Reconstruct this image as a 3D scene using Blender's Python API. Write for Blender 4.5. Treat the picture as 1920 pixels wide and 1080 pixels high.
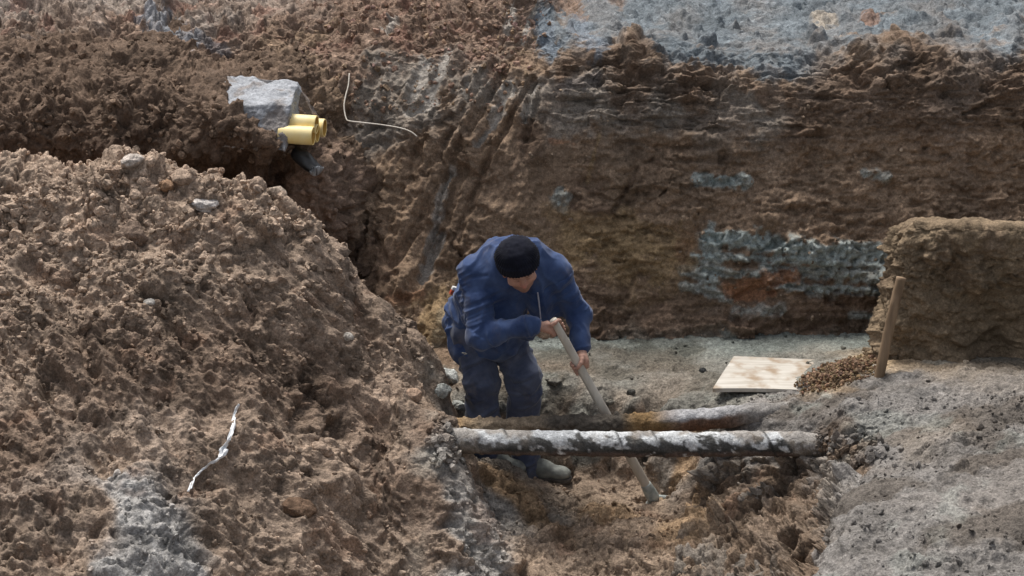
import bpy, bmesh, math, random
import numpy as np
from mathutils import Vector

# ------------------------------------------------------------------ camera, sky, sun, exposure
for o in list(bpy.data.objects):
    bpy.data.objects.remove(o)
SC = bpy.context.scene
COL = SC.collection
PITCH = math.radians(17.0)
CAM = np.array([0.0, -11.0, 4.47])
FPX = 4000.0                       # focal length in pixels of a 1920 px wide picture
cd = bpy.data.cameras.new("camera")
cam = bpy.data.objects.new("camera", cd)
COL.objects.link(cam)
cam.location = CAM
cam.rotation_euler = (math.radians(90) - PITCH, 0, 0)
cd.sensor_width = 36.0
cd.lens = 36.0 * FPX / 1920.0
cd.clip_start = 0.1
cd.clip_end = 2000
SC.camera = cam

SUN_EL, SUN_AZ = math.radians(66), math.radians(-30)     # high, veiled, from behind and a little left
wd = bpy.data.worlds.new("World")
SC.world = wd
wd.use_nodes = True
nt = wd.node_tree
bg = nt.nodes["Background"]
sky = nt.nodes.new("ShaderNodeTexSky")
sky.sky_type = 'NISHITA'
sky.sun_disc = False
sky.sun_elevation = SUN_EL
sky.sun_rotation = SUN_AZ
sky.dust_density = 4.0
hs = nt.nodes.new("ShaderNodeHueSaturation")
hs.inputs["Saturation"].default_value = 0.35
nt.links.new(sky.outputs[0], hs.inputs["Color"])
nt.links.new(hs.outputs[0], bg.inputs[0])
bg.inputs[1].default_value = 0.072
sd = bpy.data.lights.new("sun", 'SUN')
sd.energy = 1.5
sd.angle = math.radians(20)
sd.color = (1.0, 0.96, 0.90)
sun = bpy.data.objects.new("sun", sd)
COL.objects.link(sun)
sdir = Vector((math.sin(SUN_AZ) * math.cos(SUN_EL), math.cos(SUN_AZ) * math.cos(SUN_EL), math.sin(SUN_EL)))
sun.rotation_euler = sdir.to_track_quat('Z', 'Y').to_euler()
SC.view_settings.view_transform = 'Standard'
SC.view_settings.look = 'None'
SC.view_settings.gamma = 1
SC.view_settings.exposure = 1.27
SC.render.resolution_x, SC.render.resolution_y = 1024, 576

# ------------------------------------------------------------------ geometry of the view (picture point -> place)
CP, SP = math.cos(PITCH), math.sin(PITCH)

def rays(px, py):
    x = (np.asarray(px, float) - 960.0) / FPX
    y = -(np.asarray(py, float) - 540.0) / FPX
    return np.stack([x, CP + y * SP, -SP + y * CP], -1)

def at(px, py, Y):
    d = rays(px, py)
    return CAM + d * ((np.asarray(Y, float) - CAM[1]) / d[..., 1])[..., None]

def atz(px, py, z):
    d = rays(px, py)
    return CAM + d * ((np.asarray(z, float) - CAM[2]) / d[..., 2])[..., None]

def to_px(P):
    v = P - CAM
    fw = v[..., 1] * CP - v[..., 2] * SP
    up = v[..., 1] * SP + v[..., 2] * CP
    return 960 + FPX * v[..., 0] / fw, 540 - FPX * up / fw

# ------------------------------------------------------------------ noise
def _h(ix, iy, iz, seed):
    n = (ix.astype(np.uint32) * np.uint32(374761393) + iy.astype(np.uint32) * np.uint32(668265263)
         + iz.astype(np.uint32) * np.uint32(2147483647) + np.uint32((seed * 974634533 + 12345) & 0xffffffff))
    n ^= n >> np.uint32(13)
    n *= np.uint32(1274126177)
    n ^= n >> np.uint32(16)
    n *= np.uint32(2246822519)
    n ^= n >> np.uint32(15)
    return n

def perlin(P, s=1.0, seed=0):
    P = np.asarray(P, np.float32) * np.float32(s) + np.float32(1000.37)
    i = np.floor(P)
    f = P - i
    i = i.astype(np.int32)
    u = f * f * f * (f * (f * 6 - 15) + 10)
    r = np.zeros(P.shape[:-1], np.float32)
    for dx in (0, 1):
        wx = u[..., 0] if dx else 1 - u[..., 0]
        for dy in (0, 1):
            wy = u[..., 1] if dy else 1 - u[..., 1]
            for dz in (0, 1):
                wz = u[..., 2] if dz else 1 - u[..., 2]
                h = _h(i[..., 0] + dx, i[..., 1] + dy, i[..., 2] + dz, seed)
                gx = (h & np.uint32(1023)).astype(np.float32) / 511.5 - 1
                gy = ((h >> np.uint32(10)) & np.uint32(1023)).astype(np.float32) / 511.5 - 1
                gz = ((h >> np.uint32(20)) & np.uint32(1023)).astype(np.float32) / 511.5 - 1
                r += wx * wy * wz * (gx * (f[..., 0] - dx) + gy * (f[..., 1] - dy) + gz * (f[..., 2] - dz))
    return r * 1.3

def fbm(P, s=1.0, n=4, seed=0, gain=0.5):
    r = 0; a = 1.0
    for k in range(n):
        r = r + a * perlin(P, s, seed + 17 * k)
        s *= 2.03; a *= gain
    return r

def ridged(P, s=1.0, n=3, seed=0):
    r = 0; a = 1.0
    for k in range(n):
        r = r + a * (1 - 2 * np.abs(perlin(P, s, seed + 13 * k)))
        s *= 2.1; a *= 0.5
    return r

def pebble(P, s, seed=0, dens=0.7):
    """bumps of half-buried lumps: height 0..1 (times lump radius in cells)"""
    P = np.asarray(P, np.float32) * np.float32(s) + np.float32(500.21)
    i0 = np.floor(P - 0.5).astype(np.int32)
    best = np.zeros(P.shape[:-1], np.float32)
    cid = np.zeros(P.shape[:-1], np.float32)
    for dx in (0, 1):
        for dy in (0, 1):
            for dz in (0, 1):
                c = i0 + np.array([dx, dy, dz], np.int32)
                h = _h(c[..., 0], c[..., 1], c[..., 2], seed)
                ox = (h & np.uint32(255)).astype(np.float32) / 510 + .25
                oy = ((h >> np.uint32(8)) & np.uint32(255)).astype(np.float32) / 510 + .25
                oz = ((h >> np.uint32(16)) & np.uint32(255)).astype(np.float32) / 510 + .25
                rr = ((h >> np.uint32(24)) & np.uint32(255)).astype(np.float32) / 255
                rad = np.where(rr < dens, 0.18 + 0.32 * (rr / dens) ** 2, 0.0)
                d2 = (P[..., 0] - c[..., 0] - ox) ** 2 + (P[..., 1] - c[..., 1] - oy) ** 2 + (P[..., 2] - c[..., 2] - oz) ** 2
                b = np.sqrt(np.maximum(rad * rad - d2, 0))
                m = b > best
                best = np.where(m, b, best)
                cid = np.where(m, rr * 7.31 % 1.0, cid)
    return best / 0.5, cid

def cells(P, s, seed=0):
    """angular broken lumps: every cell has its own height and tilt"""
    P = np.asarray(P, np.float32) * np.float32(s) + np.float32(300.77)
    i0 = np.floor(P - 0.5).astype(np.int32)
    bd = np.full(P.shape[:-1], 9.0, np.float32); out = np.zeros(P.shape[:-1], np.float32)
    for dx in (0, 1):
        for dy in (0, 1):
            for dz in (0, 1):
                c = i0 + np.array([dx, dy, dz], np.int32)
                h = _h(c[..., 0], c[..., 1], c[..., 2], seed); h2 = _h(c[..., 1], c[..., 2], c[..., 0], seed + 77)
                b8 = lambda q, k: ((q >> np.uint32(k)) & np.uint32(255)).astype(np.float32) / 255
                o = np.stack([P[..., k] - c[..., k] - (.1 + .8 * b8(h, 8 * k)) for k in range(3)], -1)
                d2 = (o * o).sum(-1)
                hv = b8(h, 24) - .5 + sum((b8(h2, 8 * k) - .5) * o[..., k] for k in range(3)) * 1.6
                m = d2 < bd
                bd = np.where(m, d2, bd); out = np.where(m, hv, out)
    return out

def sstep(a, b, x):
    t = np.clip((x - a) / (b - a), 0, 1)
    return t * t * (3 - 2 * t)

# ------------------------------------------------------------------ mesh helpers
def tag(o, label=None, cat=None, group=None, kind=None):
    if label: o["label"] = label
    if cat: o["category"] = cat
    if group: o["group"] = group
    if kind: o["kind"] = kind
    return o

def np_mesh(name, V, Fq, mat, parent=None, col=None, smooth=True):
    """V (n,3); Fq list of arrays of faces (quads and/or tris)"""
    me = bpy.data.meshes.new(name)
    V = np.asarray(V, np.float32)
    if not isinstance(Fq, list): Fq = [Fq]
    Fq = [np.asarray(f, np.int32) for f in Fq if len(f)]
    me.vertices.add(len(V))
    me.vertices.foreach_set("co", V.ravel())
    nl = sum(f.size for f in Fq); nf = sum(len(f) for f in Fq)
    me.loops.add(nl); me.polygons.add(nf)
    me.loops.foreach_set("vertex_index", np.concatenate([f.ravel() for f in Fq]))
    tot = np.concatenate([np.full(len(f), f.shape[1], np.int32) for f in Fq])
    st = np.concatenate([[0], np.cumsum(tot)[:-1]]).astype(np.int32)
    me.polygons.foreach_set("loop_start", st)
    me.polygons.foreach_set("use_smooth", np.full(nf, smooth))
    me.update(calc_edges=True)
    me.validate()
    if col is not None:
        a = me.color_attributes.new("tint", 'FLOAT_COLOR', 'POINT')
        c4 = np.ones((len(V), 4), np.float32); c4[:, :3] = col
        a.data.foreach_set("color", c4.ravel())
    me.materials.append(mat)
    o = bpy.data.objects.new(name, me)
    COL.objects.link(o)
    if parent: o.parent = parent
    return o

def grid_faces(ny, nx, flip=False):
    i = np.arange(ny - 1)[:, None] * nx + np.arange(nx - 1)[None]
    i = i.ravel()
    f = np.stack([i, i + 1, i + nx + 1, i + nx], -1)
    return f[:, ::-1] if flip else f

def grid_normals(P, toward=None):
    du = np.gradient(P, axis=1); dv = np.gradient(P, axis=0)
    n = np.cross(du, dv)
    n /= np.linalg.norm(n, axis=-1, keepdims=True) + 1e-12
    return n

def empty(name, loc):
    o = bpy.data.objects.new(name, None)
    o.location = loc
    COL.objects.link(o)
    return o

# ------------------------------------------------------------------ materials
def mat_soil(name, rough=0.95, fine=1.0, bump=1.0, grain=1.0):
    m = bpy.data.materials.new(name); m.use_nodes = True
    t = m.node_tree; N = t.nodes; L = t.links
    b = N["Principled BSDF"]
    b.inputs["Roughness"].default_value = rough
    b.inputs["Specular IOR Level"].default_value = 0.15
    at_ = N.new("ShaderNodeAttribute"); at_.attribute_name = "tint"
    tc = N.new("ShaderNodeTexCoord")
    n1 = N.new("ShaderNodeTexNoise"); n1.inputs["Scale"].default_value = 38 * fine; n1.inputs["Detail"].default_value = 6
    n1.inputs["Roughness"].default_value = 0.7
    L.new(tc.outputs["Object"], n1.inputs["Vector"])
    r1 = N.new("ShaderNodeMapRange")
    r1.inputs["From Min"].default_value = 0.3; r1.inputs["From Max"].default_value = 0.7
    r1.inputs["To Min"].default_value = 1 - 0.38 * grain; r1.inputs["To Max"].default_value = 1 + 0.38 * grain
    L.new(n1.outputs["Fac"], r1.inputs["Value"])
    n2 = N.new("ShaderNodeTexVoronoi"); n2.inputs["Scale"].default_value = 75 * fine
    L.new(tc.outputs["Object"], n2.inputs["Vector"])
    r2 = N.new("ShaderNodeMapRange")
    r2.inputs["From Min"].default_value = 0.0; r2.inputs["From Max"].default_value = 1.0
    r2.inputs["To Min"].default_value = 1 - 0.15 * grain; r2.inputs["To Max"].default_value = 1 + 0.15 * grain
    sep = N.new("ShaderNodeSeparateColor"); L.new(n2.outputs["Color"], sep.inputs[0])
    L.new(sep.outputs[0], r2.inputs["Value"])
    mul = N.new("ShaderNodeMath"); mul.operation = 'MULTIPLY'
    L.new(r1.outputs[0], mul.inputs[0]); L.new(r2.outputs[0], mul.inputs[1])
    n4 = N.new("ShaderNodeTexNoise"); n4.inputs["Scale"].default_value = 105 * fine; n4.inputs["Detail"].default_value = 3
    L.new(tc.outputs["Object"], n4.inputs["Vector"])
    r4 = N.new("ShaderNodeMapRange"); r4.inputs["From Min"].default_value = .36; r4.inputs["From Max"].default_value = .66
    r4.inputs["To Min"].default_value = 1 - .22 * grain; r4.inputs["To Max"].default_value = 1 + .25 * grain
    L.new(n4.outputs["Fac"], r4.inputs["Value"])
    mul2 = N.new("ShaderNodeMath"); mul2.operation = 'MULTIPLY'
    L.new(mul.outputs[0], mul2.inputs[0]); L.new(r4.outputs[0], mul2.inputs[1]); mul = mul2
    mx = N.new("ShaderNodeVectorMath"); mx.operation = 'SCALE'
    L.new(at_.outputs["Color"], mx.inputs[0]); L.new(mul.outputs[0], mx.inputs["Scale"])
    L.new(mx.outputs[0], b.inputs["Base Color"])
    n3 = N.new("ShaderNodeTexNoise"); n3.inputs["Scale"].default_value = 70 * fine; n3.inputs["Detail"].default_value = 5
    n3.inputs["Roughness"].default_value = 0.65
    L.new(tc.outputs["Object"], n3.inputs["Vector"])
    add = N.new("ShaderNodeMath"); add.operation = 'MULTIPLY_ADD'
    L.new(n2.outputs["Distance"], add.inputs[0]); add.inputs[1].default_value = -0.35
    L.new(n3.outputs["Fac"], add.inputs[2])
    bp = N.new("ShaderNodeBump"); bp.inputs["Strength"].default_value = 0.8 * bump; bp.inputs["Distance"].default_value = 0.012
    L.new(add.outputs[0], bp.inputs["Height"]); L.new(bp.outputs[0], b.inputs["Normal"])
    return m

def mat_noise(name, c1, c2, scale=20, rough=0.7, bump=0.3, bscale=80, stretch=(1, 1, 1), spec=0.3, dist=0.004, lo=0.35, hi=0.65):
    m = bpy.data.materials.new(name); m.use_nodes = True
    t = m.node_tree; N = t.nodes; L = t.links
    b = N["Principled BSDF"]
    b.inputs["Roughness"].default_value = rough
    b.inputs["Specular IOR Level"].default_value = spec
    tc = N.new("ShaderNodeTexCoord")
    mp = N.new("ShaderNodeMapping"); mp.inputs["Scale"].default_value = stretch
    L.new(tc.outputs["Object"], mp.inputs[0])
    n1 = N.new("ShaderNodeTexNoise"); n1.inputs["Scale"].default_value = scale; n1.inputs["Detail"].default_value = 6
    L.new(mp.outputs[0], n1.inputs["Vector"])
    cr = N.new("ShaderNodeValToRGB")
    cr.color_ramp.elements[0].position = lo; cr.color_ramp.elements[0].color = (*c1, 1)
    cr.color_ramp.elements[1].position = hi; cr.color_ramp.elements[1].color = (*c2, 1)
    L.new(n1.outputs["Fac"], cr.inputs[0]); L.new(cr.outputs[0], b.inputs["Base Color"])
    n3 = N.new("ShaderNodeTexNoise"); n3.inputs["Scale"].default_value = bscale; n3.inputs["Detail"].default_value = 4
    L.new(mp.outputs[0], n3.inputs["Vector"])
    bp = N.new("ShaderNodeBump"); bp.inputs["Strength"].default_value = bump; bp.inputs["Distance"].default_value = dist
    L.new(n3.outputs["Fac"], bp.inputs["Height"]); L.new(bp.outputs[0], b.inputs["Normal"])
    return m

SOIL = mat_soil("soil")
SOILW = mat_soil("wall_soil", bump=0.9, grain=0.9)
SAND = mat_soil("pipe_crust", fine=1.2, bump=0.7, grain=0.8)

# ------------------------------------------------------------------ scattered-point interpolation
def rbf_fit(X, val, eps, smooth=1e-3):
    D = np.sqrt(((X[:, None] - X[None]) ** 2).sum(-1) + eps * eps)
    n = len(X)
    A = np.zeros((n + X.shape[1] + 1,) * 2)
    A[:n, :n] = D - smooth * np.eye(n) * -1
    Pm = np.concatenate([np.ones((n, 1)), X], 1)
    A[:n, n:] = Pm; A[n:, :n] = Pm.T
    rhs = np.concatenate([val, np.zeros(X.shape[1] + 1)])
    return np.linalg.lstsq(A, rhs, rcond=None)[0]

def rbf_eval(X, w, Q, eps):
    out = np.empty(len(Q))
    n = len(X)
    for a in range(0, len(Q), 60000):
        q = Q[a:a + 60000]
        D = np.sqrt(((q[:, None] - X[None]) ** 2).sum(-1) + eps * eps)
        out[a:a + 60000] = D @ w[:n] + w[n] + q @ w[n + 1:]
    return out

def idw_col(X, C, Q, power=5.0, eps=0.03):
    out = np.empty((len(Q), 3), np.float32)
    for a in range(0, len(Q), 60000):
        q = Q[a:a + 60000]
        D2 = ((q[:, None] - X[None]) ** 2).sum(-1) + eps * eps
        W = D2 ** (-power / 2)
        W /= W.sum(1, keepdims=True)
        out[a:a + 60000] = W @ C
    return out

def strokes(px, py, lst, nz):
    """soft-edged marks of other earth: (x1,y1,x2,y2,halfwidth,colour key or rgb,strength)"""
    out = []
    for x1, y1, x2, y2, w, k, s in lst:
        ax, ay = x2 - x1, y2 - y1
        t = np.clip(((px - x1) * ax + (py - y1) * ay) / (ax * ax + ay * ay + 1e-6), 0, 1)
        dd = np.hypot(px - x1 - t * ax, py - y1 - t * ay)
        dd = dd + nz * w * .8
        out.append((sstep(w, w * .55, dd) * s, np.array(K[k] if isinstance(k, str) else k)))
    return out

K = dict(
    M=(.295, .222, .168), MD=(.215, .155, .115), MG=(.35, .336, .32),      # spoil heap: dry, moist, grey
    F=(.178, .170, .148), FG=(.158, .172, .156),                          # pit floor
    H=(.265, .198, .145), O=(.275, .19, .118), HD=(.17, .118, .08),        # hole
    B=(.182, .169, .157), R=(.155, .112, .08), RG=(.185, .16, .135),        # right bank
    W=(.225, .158, .108), WD=(.155, .106, .074), WY=(.27, .19, .108), WG=(.215, .185, .155), # excavation wall
    C=(.34, .385, .37), CB=(.140, .160, .174), TG=(.28, .262, .24), WO=(.27, .14, .08), WR=(.20, .138, .102), UP=(.27, .225, .19), # clay, top clay, rust, rubble, path
    P=(.36, .265, .165), L=(.13, .09, .065), LD=(.085, .056, .04),
)

# ------------------------------------------------------------------ ground: heap, hole, pit floor, right bank as one sheet
G = []
def g(px, py, Y, k): G.append((*at(px, py, Y), k))
def gz(px, py, z, k): G.append((*atz(px, py, z), k))
def gw(x, y, z, k): G.append((x, y, z, k))
# heap
for col in [
    [(-300, 270, .35), (-300, 500, -.3), (-300, 800, -1.2), (-300, 1100, -2.1), (-300, 1300, -2.6)],
    [(0, 285, .33), (0, 500, -.3), (0, 700, -.9), (0, 900, -1.5), (0, 1100, -2.1), (0, 1300, -2.6)],
    [(222, 303, .3), (222, 400, -.16), (222, 500, -.38), (222, 700, -.9), (222, 880, -1.45)],
    [(330, 326, .27), (330, 415, -.15)],
    [(400, 340, .25), (400, 430, -.10), (400, 500, -.26), (400, 700, -.74), (400, 900, -1.35), (420, 1100, -1.85)],
    [(500, 362, .2), (500, 445, -.10)],
    [(600, 405, .15), (600, 460, -.03), (600, 560, -.19), (600, 720, -.56), (600, 900, -1.12), (600, 1100, -1.6), (600, 1300, -2.0)],
    [(640, 530, .12), (700, 592, .12), (720, 700, -.2), (720, 850, -.65), (720, 1000, -1.05), (720, 1150, -1.45)],
    [(815, 660, .06), (625, 470, .08), (655, 572, .0), (685, 622, -.02), (650, 615, -.12), (720, 655, -.04), (600, 520, -.12), (755, 650, .06)],
    [(780, 640, .08), (790, 760, -.42), (792, 830, -.70), (790, 900, -.92), (790, 1050, -1.2)],
    [(826, 690, .03), (843, 785, -.48)],
]:
    for j, c in enumerate(col):
        g(*c, 'M' if j != 3 else 'MD')
gz_pts = [(180, 980, -1.76), (150, 1090, -2.05), (420, 985, -1.58)]
for a in gz_pts: g(*a, 'M')
for a in [(262, 985, -1.75), (330, 1060, -1.9), (395, 1120, -1.95), (235, 930, -1.6), (222, 1100, -2.1)]:
    g(*a, 'MG')
for x, zc in [(-5, 1.75), (-3.5, 1.75), (-2.2, 1.7), (-1.7, 1.62), (-1.25, 1.5), (-1.0, 1.35)]:
    gw(x, .75, zc - .55, 'MD'); gw(x, 1.3, .75, 'MD')
# heap edge over the hole
for a in [(850, 850, -.70), (852, 920, -.88), (855, 1000, -1.08), (862, 1100, -1.35)]: g(*a, 'TG')
for a in [(880, 870, .1), (898, 905, .0), (915, 990, -.06), (930, 1100, -.12)]: gz(*a, 'TG')
for a in [(960, 925, .08), (930, 900, .13), (1000, 950, .03)]: gz(*a, 'O')
for a in [(890, 868, .18), (925, 868, .17), (948, 874, .12)]: gz(*a, 'RG')
for a in [(836, 808, -.62), (838, 828, -.68)]: g(*a, 'MD')
for a in [(1.70, -.80, .60), (1.72, -.62, .64), (1.9, -.7, .64), (1.6, -.47, .57)]: gw(*a, 'B')
for a in [(1590, 880, -.95), (1560, 935, -1.2), (1530, 985, -1.35), (1500, 960, -1.0), (1515, 1020, -1.5), (1500, 1080, -1.6)]: g(*a, 'R')
# pit floor
for a in [(1000, 640, .47), (1200, 640, .47), (1400, 633, .48), (1600, 628, .5), (1800, 625, .5), (1150, 700, .43), (1350, 700, .45), (1500, 700, .49), (950, 660, .45)]: gz(*a, 'FG' if a[1] < 650 else 'F')
gz(1250, 760, .385, 'F'); gz(1380, 760, .44, 'F'); gz(1120, 765, .33, 'F')
for a in [(870, 760, .28), (940, 775, .26), (1020, 775, .26), (1100, 776, .24), (1200, 778, .2), (1300, 778, .1)]: g(*a, 'F')
for a in [(-.75, .6, .55), (-.4, .6, .46), (-.6, .35, .6), (-.45, .3, .42), (-.9, 1.1, .6), (-.5, 1.0, .5)]: gw(*a, 'HD')
for x in (0, .8, 1.6, 2.4, 4, 6): gw(x, 1.4, .5, 'FG')
for x in (2.6, 4, 6): gw(x, .5, .6, 'F')
# hole
for x in (-.22, -.05, .15, .35, .55, .75): gw(x, .19, 0.0, 'H'); 
for x in (-.1, .15, .4, .65): gw(x, .08, -.05, 'H')
for a in [(1000, 907, -.05), (1120, 905, -.05), (1100, 1000, -.07), (1200, 1080, -.12), (1000, 1080, -.1), (1100, 1200, -.2), (1190, 1000, -.03)]: gz(*a, 'H')
gz(1050, 1010, -.08, 'HD'); gz(1030, 970, -.05, 'RG'); gz(1150, 955, -.07, 'O'); gz(1225, 950, -.10, 'H'); gz(1200, 930, -.08, 'H'); gz(1255, 925, -.06, 'RG')
# right side of the hole
for a in [(1290, 900, .03), (1270, 1000, -.01)]: gz(*a, 'O')
gz(1262, 1080, -.06, 'H')
for a in [(1400, 942, -.7), (1500, 925, -.8), (1340, 930, -.42), (1450, 880, -.58), (1550, 880, -.72)]: g(*a, 'R')
for a in [(1400, 1030, .06), (1470, 1000, .2), (1380, 970, .1), (1500, 1050, .22)]: gz(*a, 'R')
gz(1380, 1100, 0, 'RG'); gz(1500, 1120, .2, 'RG')
for a in [(1350, 806, .39), (1410, 802, .43), (1500, 800, .5), (1600, 832, .53), (1632, 905, .58), (1592, 935, .55), (1566, 980, .52), (1550, 1031, .5), (1540, 1100, .47), (1520, 1250, .42)]: gz(*a, 'B')
for a in [(1700, 1080, .56), (1640, 1010, .56), (1700, 900, .62), (1700, 760, .66), (1640, 715, .62), (1900, 1080, .6), (1900, 800, .72), (2200, 1000, .7), (2200, 700, .75), (1560, 770, .55), (1450, 765, .5), (1500, 742, .49), (1700, 1250, .5), (2200, 1250, .6)]: gz(*a, 'B')
gz(1690, 830, .60, 'RG'); gz(1650, 850, .58, 'B')
for a in [(1600, 690, .1), (1545, 716, .03), (1640, 680, .15)]: g(*a, 'P')

GX = np.array([(p[0], p[1]) for p in G]); GZ = np.array([p[2] for p in G]); GC = np.array([K[p[3]] for p in G])
xs = np.concatenate([np.linspace(-6, -2.95, 60)[:-1], np.arange(-2.95, 2.95, .0078), np.linspace(2.95, 6, 60)[1:]])
ys = np.concatenate([np.linspace(-4.2, -2.9, 25)[:-1], np.arange(-2.9, -1.75, .0085), np.arange(-1.75, .3, .0052), np.arange(.3, 1.45, .0085)])
XX, YY = np.meshgrid(xs, ys)
Q = np.stack([XX.ravel(), YY.ravel()], -1)
GW = rbf_fit(GX, GZ, .02, 2e-3)
Z = rbf_eval(GX, GW, Q, .02).reshape(XX.shape)
Bp = np.stack([XX, YY, Z], -1)
Nn = grid_normals(Bp)
P3 = Bp.reshape(-1, 3)
warp = np.stack([fbm(P3, 2.2, 3, 5), fbm(P3, 2.2, 3, 9)], -1) * .16
gcol = idw_col(GX, GC, Q + warp)
ppx, ppy = to_px(P3)
# how rough each place is
heap = sstep(.0, -.15, Q[:, 0] + .42 - .0 * Q[:, 1]) * sstep(.5, .35, Q[:, 1])
holem = sstep(.30, .2, Q[:, 1]) * sstep(-.5, -.4, Q[:, 0]) * sstep(.45, .3, P3[:, 2])
rightw = sstep(.85, 1.0, Q[:, 0]) * sstep(.47, .36, P3[:, 2]) * sstep(-.2, -.4, Q[:, 1])
flat = np.clip(1 - heap - holem - rightw, 0, 1)
pb1, id1 = pebble(P3, 9.0, 3, .6)
pb2, id2 = pebble(P3 + warp.mean(-1, keepdims=True) * .1, 22.0, 4, .7)
lump = fbm(P3, 5.0, 4, 21)
fine = fbm(P3, 26.0, 3, 22)
# slumped streaks down the heap's flank, to the right and towards the hole
sx = np.stack([(Q[:, 0] * .75 + P3[:, 2] * .75), P3[:, 2] * .18 - Q[:, 1] * .15, Q[:, 1] * .55], -1)
streak = ridged(sx, 9.0, 3, 31)
hm2 = heap * sstep(-1.55, -1.0, Q[:, 0] + .25 * Q[:, 1])
cl = np.sign(lump) * np.abs(lump) ** .8
rm = sstep(-.25, .35, fbm(P3, 1.7, 3, 23)) * .8 + .2            # cloddy here, dusty and smooth there
rm = np.maximum(rm, sstep(1.25, 1.5, P3[:, 2]) * .9)
wP = P3 + np.stack([fbm(P3, 6, 2, 24), fbm(P3, 6, 2, 25), fbm(P3, 6, 2, 26)], -1) * .05
chunk = ridged(wP, 6.5, 4, 27)
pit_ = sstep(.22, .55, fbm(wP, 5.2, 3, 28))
pb0, id0 = pebble(wP, 5.0, 29, .45)
pbs, ids = pebble(P3, 42.0, 30, .7)
c1_, c2_, c3_ = cells(wP, 7, 33), cells(wP, 15, 34), cells(P3, 32, 35)
crest = sstep(1.15, 1.5, P3[:, 2])
edgeh = sstep(-.95, -.6, Q[:, 0] - .25 * (Q[:, 1] + .3)) * heap               # the cut side towards the hole
nz_ = fbm(P3, 1.5, 3, 37)
rmh = np.clip(sstep(1.2, 1.5, P3[:, 2] + .15 * nz_) * .9 + sstep(.75, .45, P3[:, 2] + .3 * nz_) * .4 + sstep(.18, .36, nz_) * .9 - .25 * edgeh, .03, 1)
big = fbm(P3 * np.array([1, 1, .6]), 2.2, 3, 36)
SLIDES = [(470, 430, 640, 640, 16, 0, 1), (380, 560, 540, 760, 18, 0, 1), (560, 450, 690, 640, 14, 0, 1), (420, 500, 590, 700, 12, 0, .9), (300, 600, 430, 800, 16, 0, .8), (520, 560, 640, 720, 14, 0, .9), (240, 700, 320, 830, 14, 0, .7), (620, 600, 740, 760, 14, 0, .8), (500, 760, 600, 900, 14, 0, .7), (60, 500, 180, 700, 18, 0, .8), (-20, 640, 80, 820, 18, 0, .8), (600, 940, 700, 1060, 16, 0, .8)]
CUTFACE = [(600, 480, 660, 600, 30, 0, .9), (480, 640, 540, 700, 30, 0, .8), (660, 760, 720, 840, 34, 0, .9), (330, 560, 380, 620, 30, 0, .8), (760, 900, 800, 1000, 30, 0, .9), (420, 900, 520, 1000, 34, 0, .8), (640, 980, 720, 1060, 30, 0, .8), (540, 830, 600, 860, 24, 0, .7), (120, 780, 180, 860, 34, 0, .7)]
nH = perlin(P3, 10, 261) + .6 * perlin(P3, 24, 262)
sl = np.zeros_like(ppx); cf = np.zeros_like(ppx)
for m, _c in [] if False else strokes(ppx, ppy, SLIDES, nH * .7): sl = np.maximum(sl, m)
for m, _c in strokes(ppx, ppy, CUTFACE, nH * .8): cf = np.maximum(cf, m)
calm = 1 - .8 * np.maximum(sl * .8, cf)
streak2 = ridged(sx + .02 * fbm(P3, 7, 2, 38)[:, None], 21.0, 2, 39)
d = (heap * calm * (cl * .034 + big * .0 + rmh * (pb0 * .05 * crest + pb1 * .03 * (.3 + crest) + c1_ * .055 + c2_ * .032 + c3_ * .014 + pb2 * .012) + (1 - rmh) * (c2_ * .006 + c3_ * .006) + chunk * .012 - pit_ * .03 * (.3 + rmh) + fine * .007)
     + heap * (big * .07 - sl * .035 - cf * .012) + heap * (1 - crest) * np.maximum(1.1 - rmh, .9 * np.maximum(sl, cf)) * (streak * .040 + streak2 * .018)
     + holem * (lump * .03 + (pb1 * .02 + pb2 * .015 + c1_ * .03 + c2_ * .026 + c3_ * .014) * rm + chunk * .012 + fine * .010 - pit_ * .03)
     - rightw * sstep(.86, 1.0, Q[:, 0]) * .035
     + .35 * rightw * (ridged(wP, 4.5, 4, 41) * .06 + lump * .07 + c1_ * .018 + c2_ * .014 + c3_ * .006 + fine * .010 + pb1 * .03 + pb0 * .05 - sstep(.12, .45, fbm(wP, 3.6, 3, 42)) * .17)
     + flat * (lump * .014 + c2_ * .010 * rm + c3_ * .007 + fine * .006 + pb1 * .010 * rm + pbs * .003 + sstep(.5, .9, Q[:, 0]) * sstep(.1, -.2, Q[:, 1]) * (chunk * .012 + lump * .014 + c1_ * .022 * rm - pit_ * .018)))
D3 = (Bp + Nn * d.reshape(XX.shape)[..., None])
# colour: moist and dry clumps, pale stones
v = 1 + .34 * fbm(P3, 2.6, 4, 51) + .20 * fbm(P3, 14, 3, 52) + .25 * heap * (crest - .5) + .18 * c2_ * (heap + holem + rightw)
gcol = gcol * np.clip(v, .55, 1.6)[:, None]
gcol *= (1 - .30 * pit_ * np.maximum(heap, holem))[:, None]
st1 = (pb1 > .05) * np.clip(id1 * 1.0 - .45, 0, 1) * heap
st2 = (pb2 > .08) * np.clip(id2 - .55, 0, 1)
gcol *= (1 + .55 * st1 + .7 * st2 * (heap + .6 * holem + .5 * flat))[:, None]
red = sstep(.25, .6, fbm(P3, 4.5, 3, 61)) * (heap + holem)
gcol = gcol * (1 - .35 * red[:, None]) + np.array([.25, .15, .10]) * .35 * red[:, None]
damp = sstep(.05, .35, fbm(P3 * np.array([.7, 1, 1]), 2.1, 4, 63)) * flat * .38
gcol = gcol * (1 - damp[:, None] * np.array([.9, 1, 1.1]))
gr = sstep(.2, .5, fbm(P3, 3.2, 3, 62)) * flat
gcol = gcol * (1 - .3 * gr[:, None]) + np.array([.30, .32, .29]) * .3 * gr[:, None]
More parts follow.
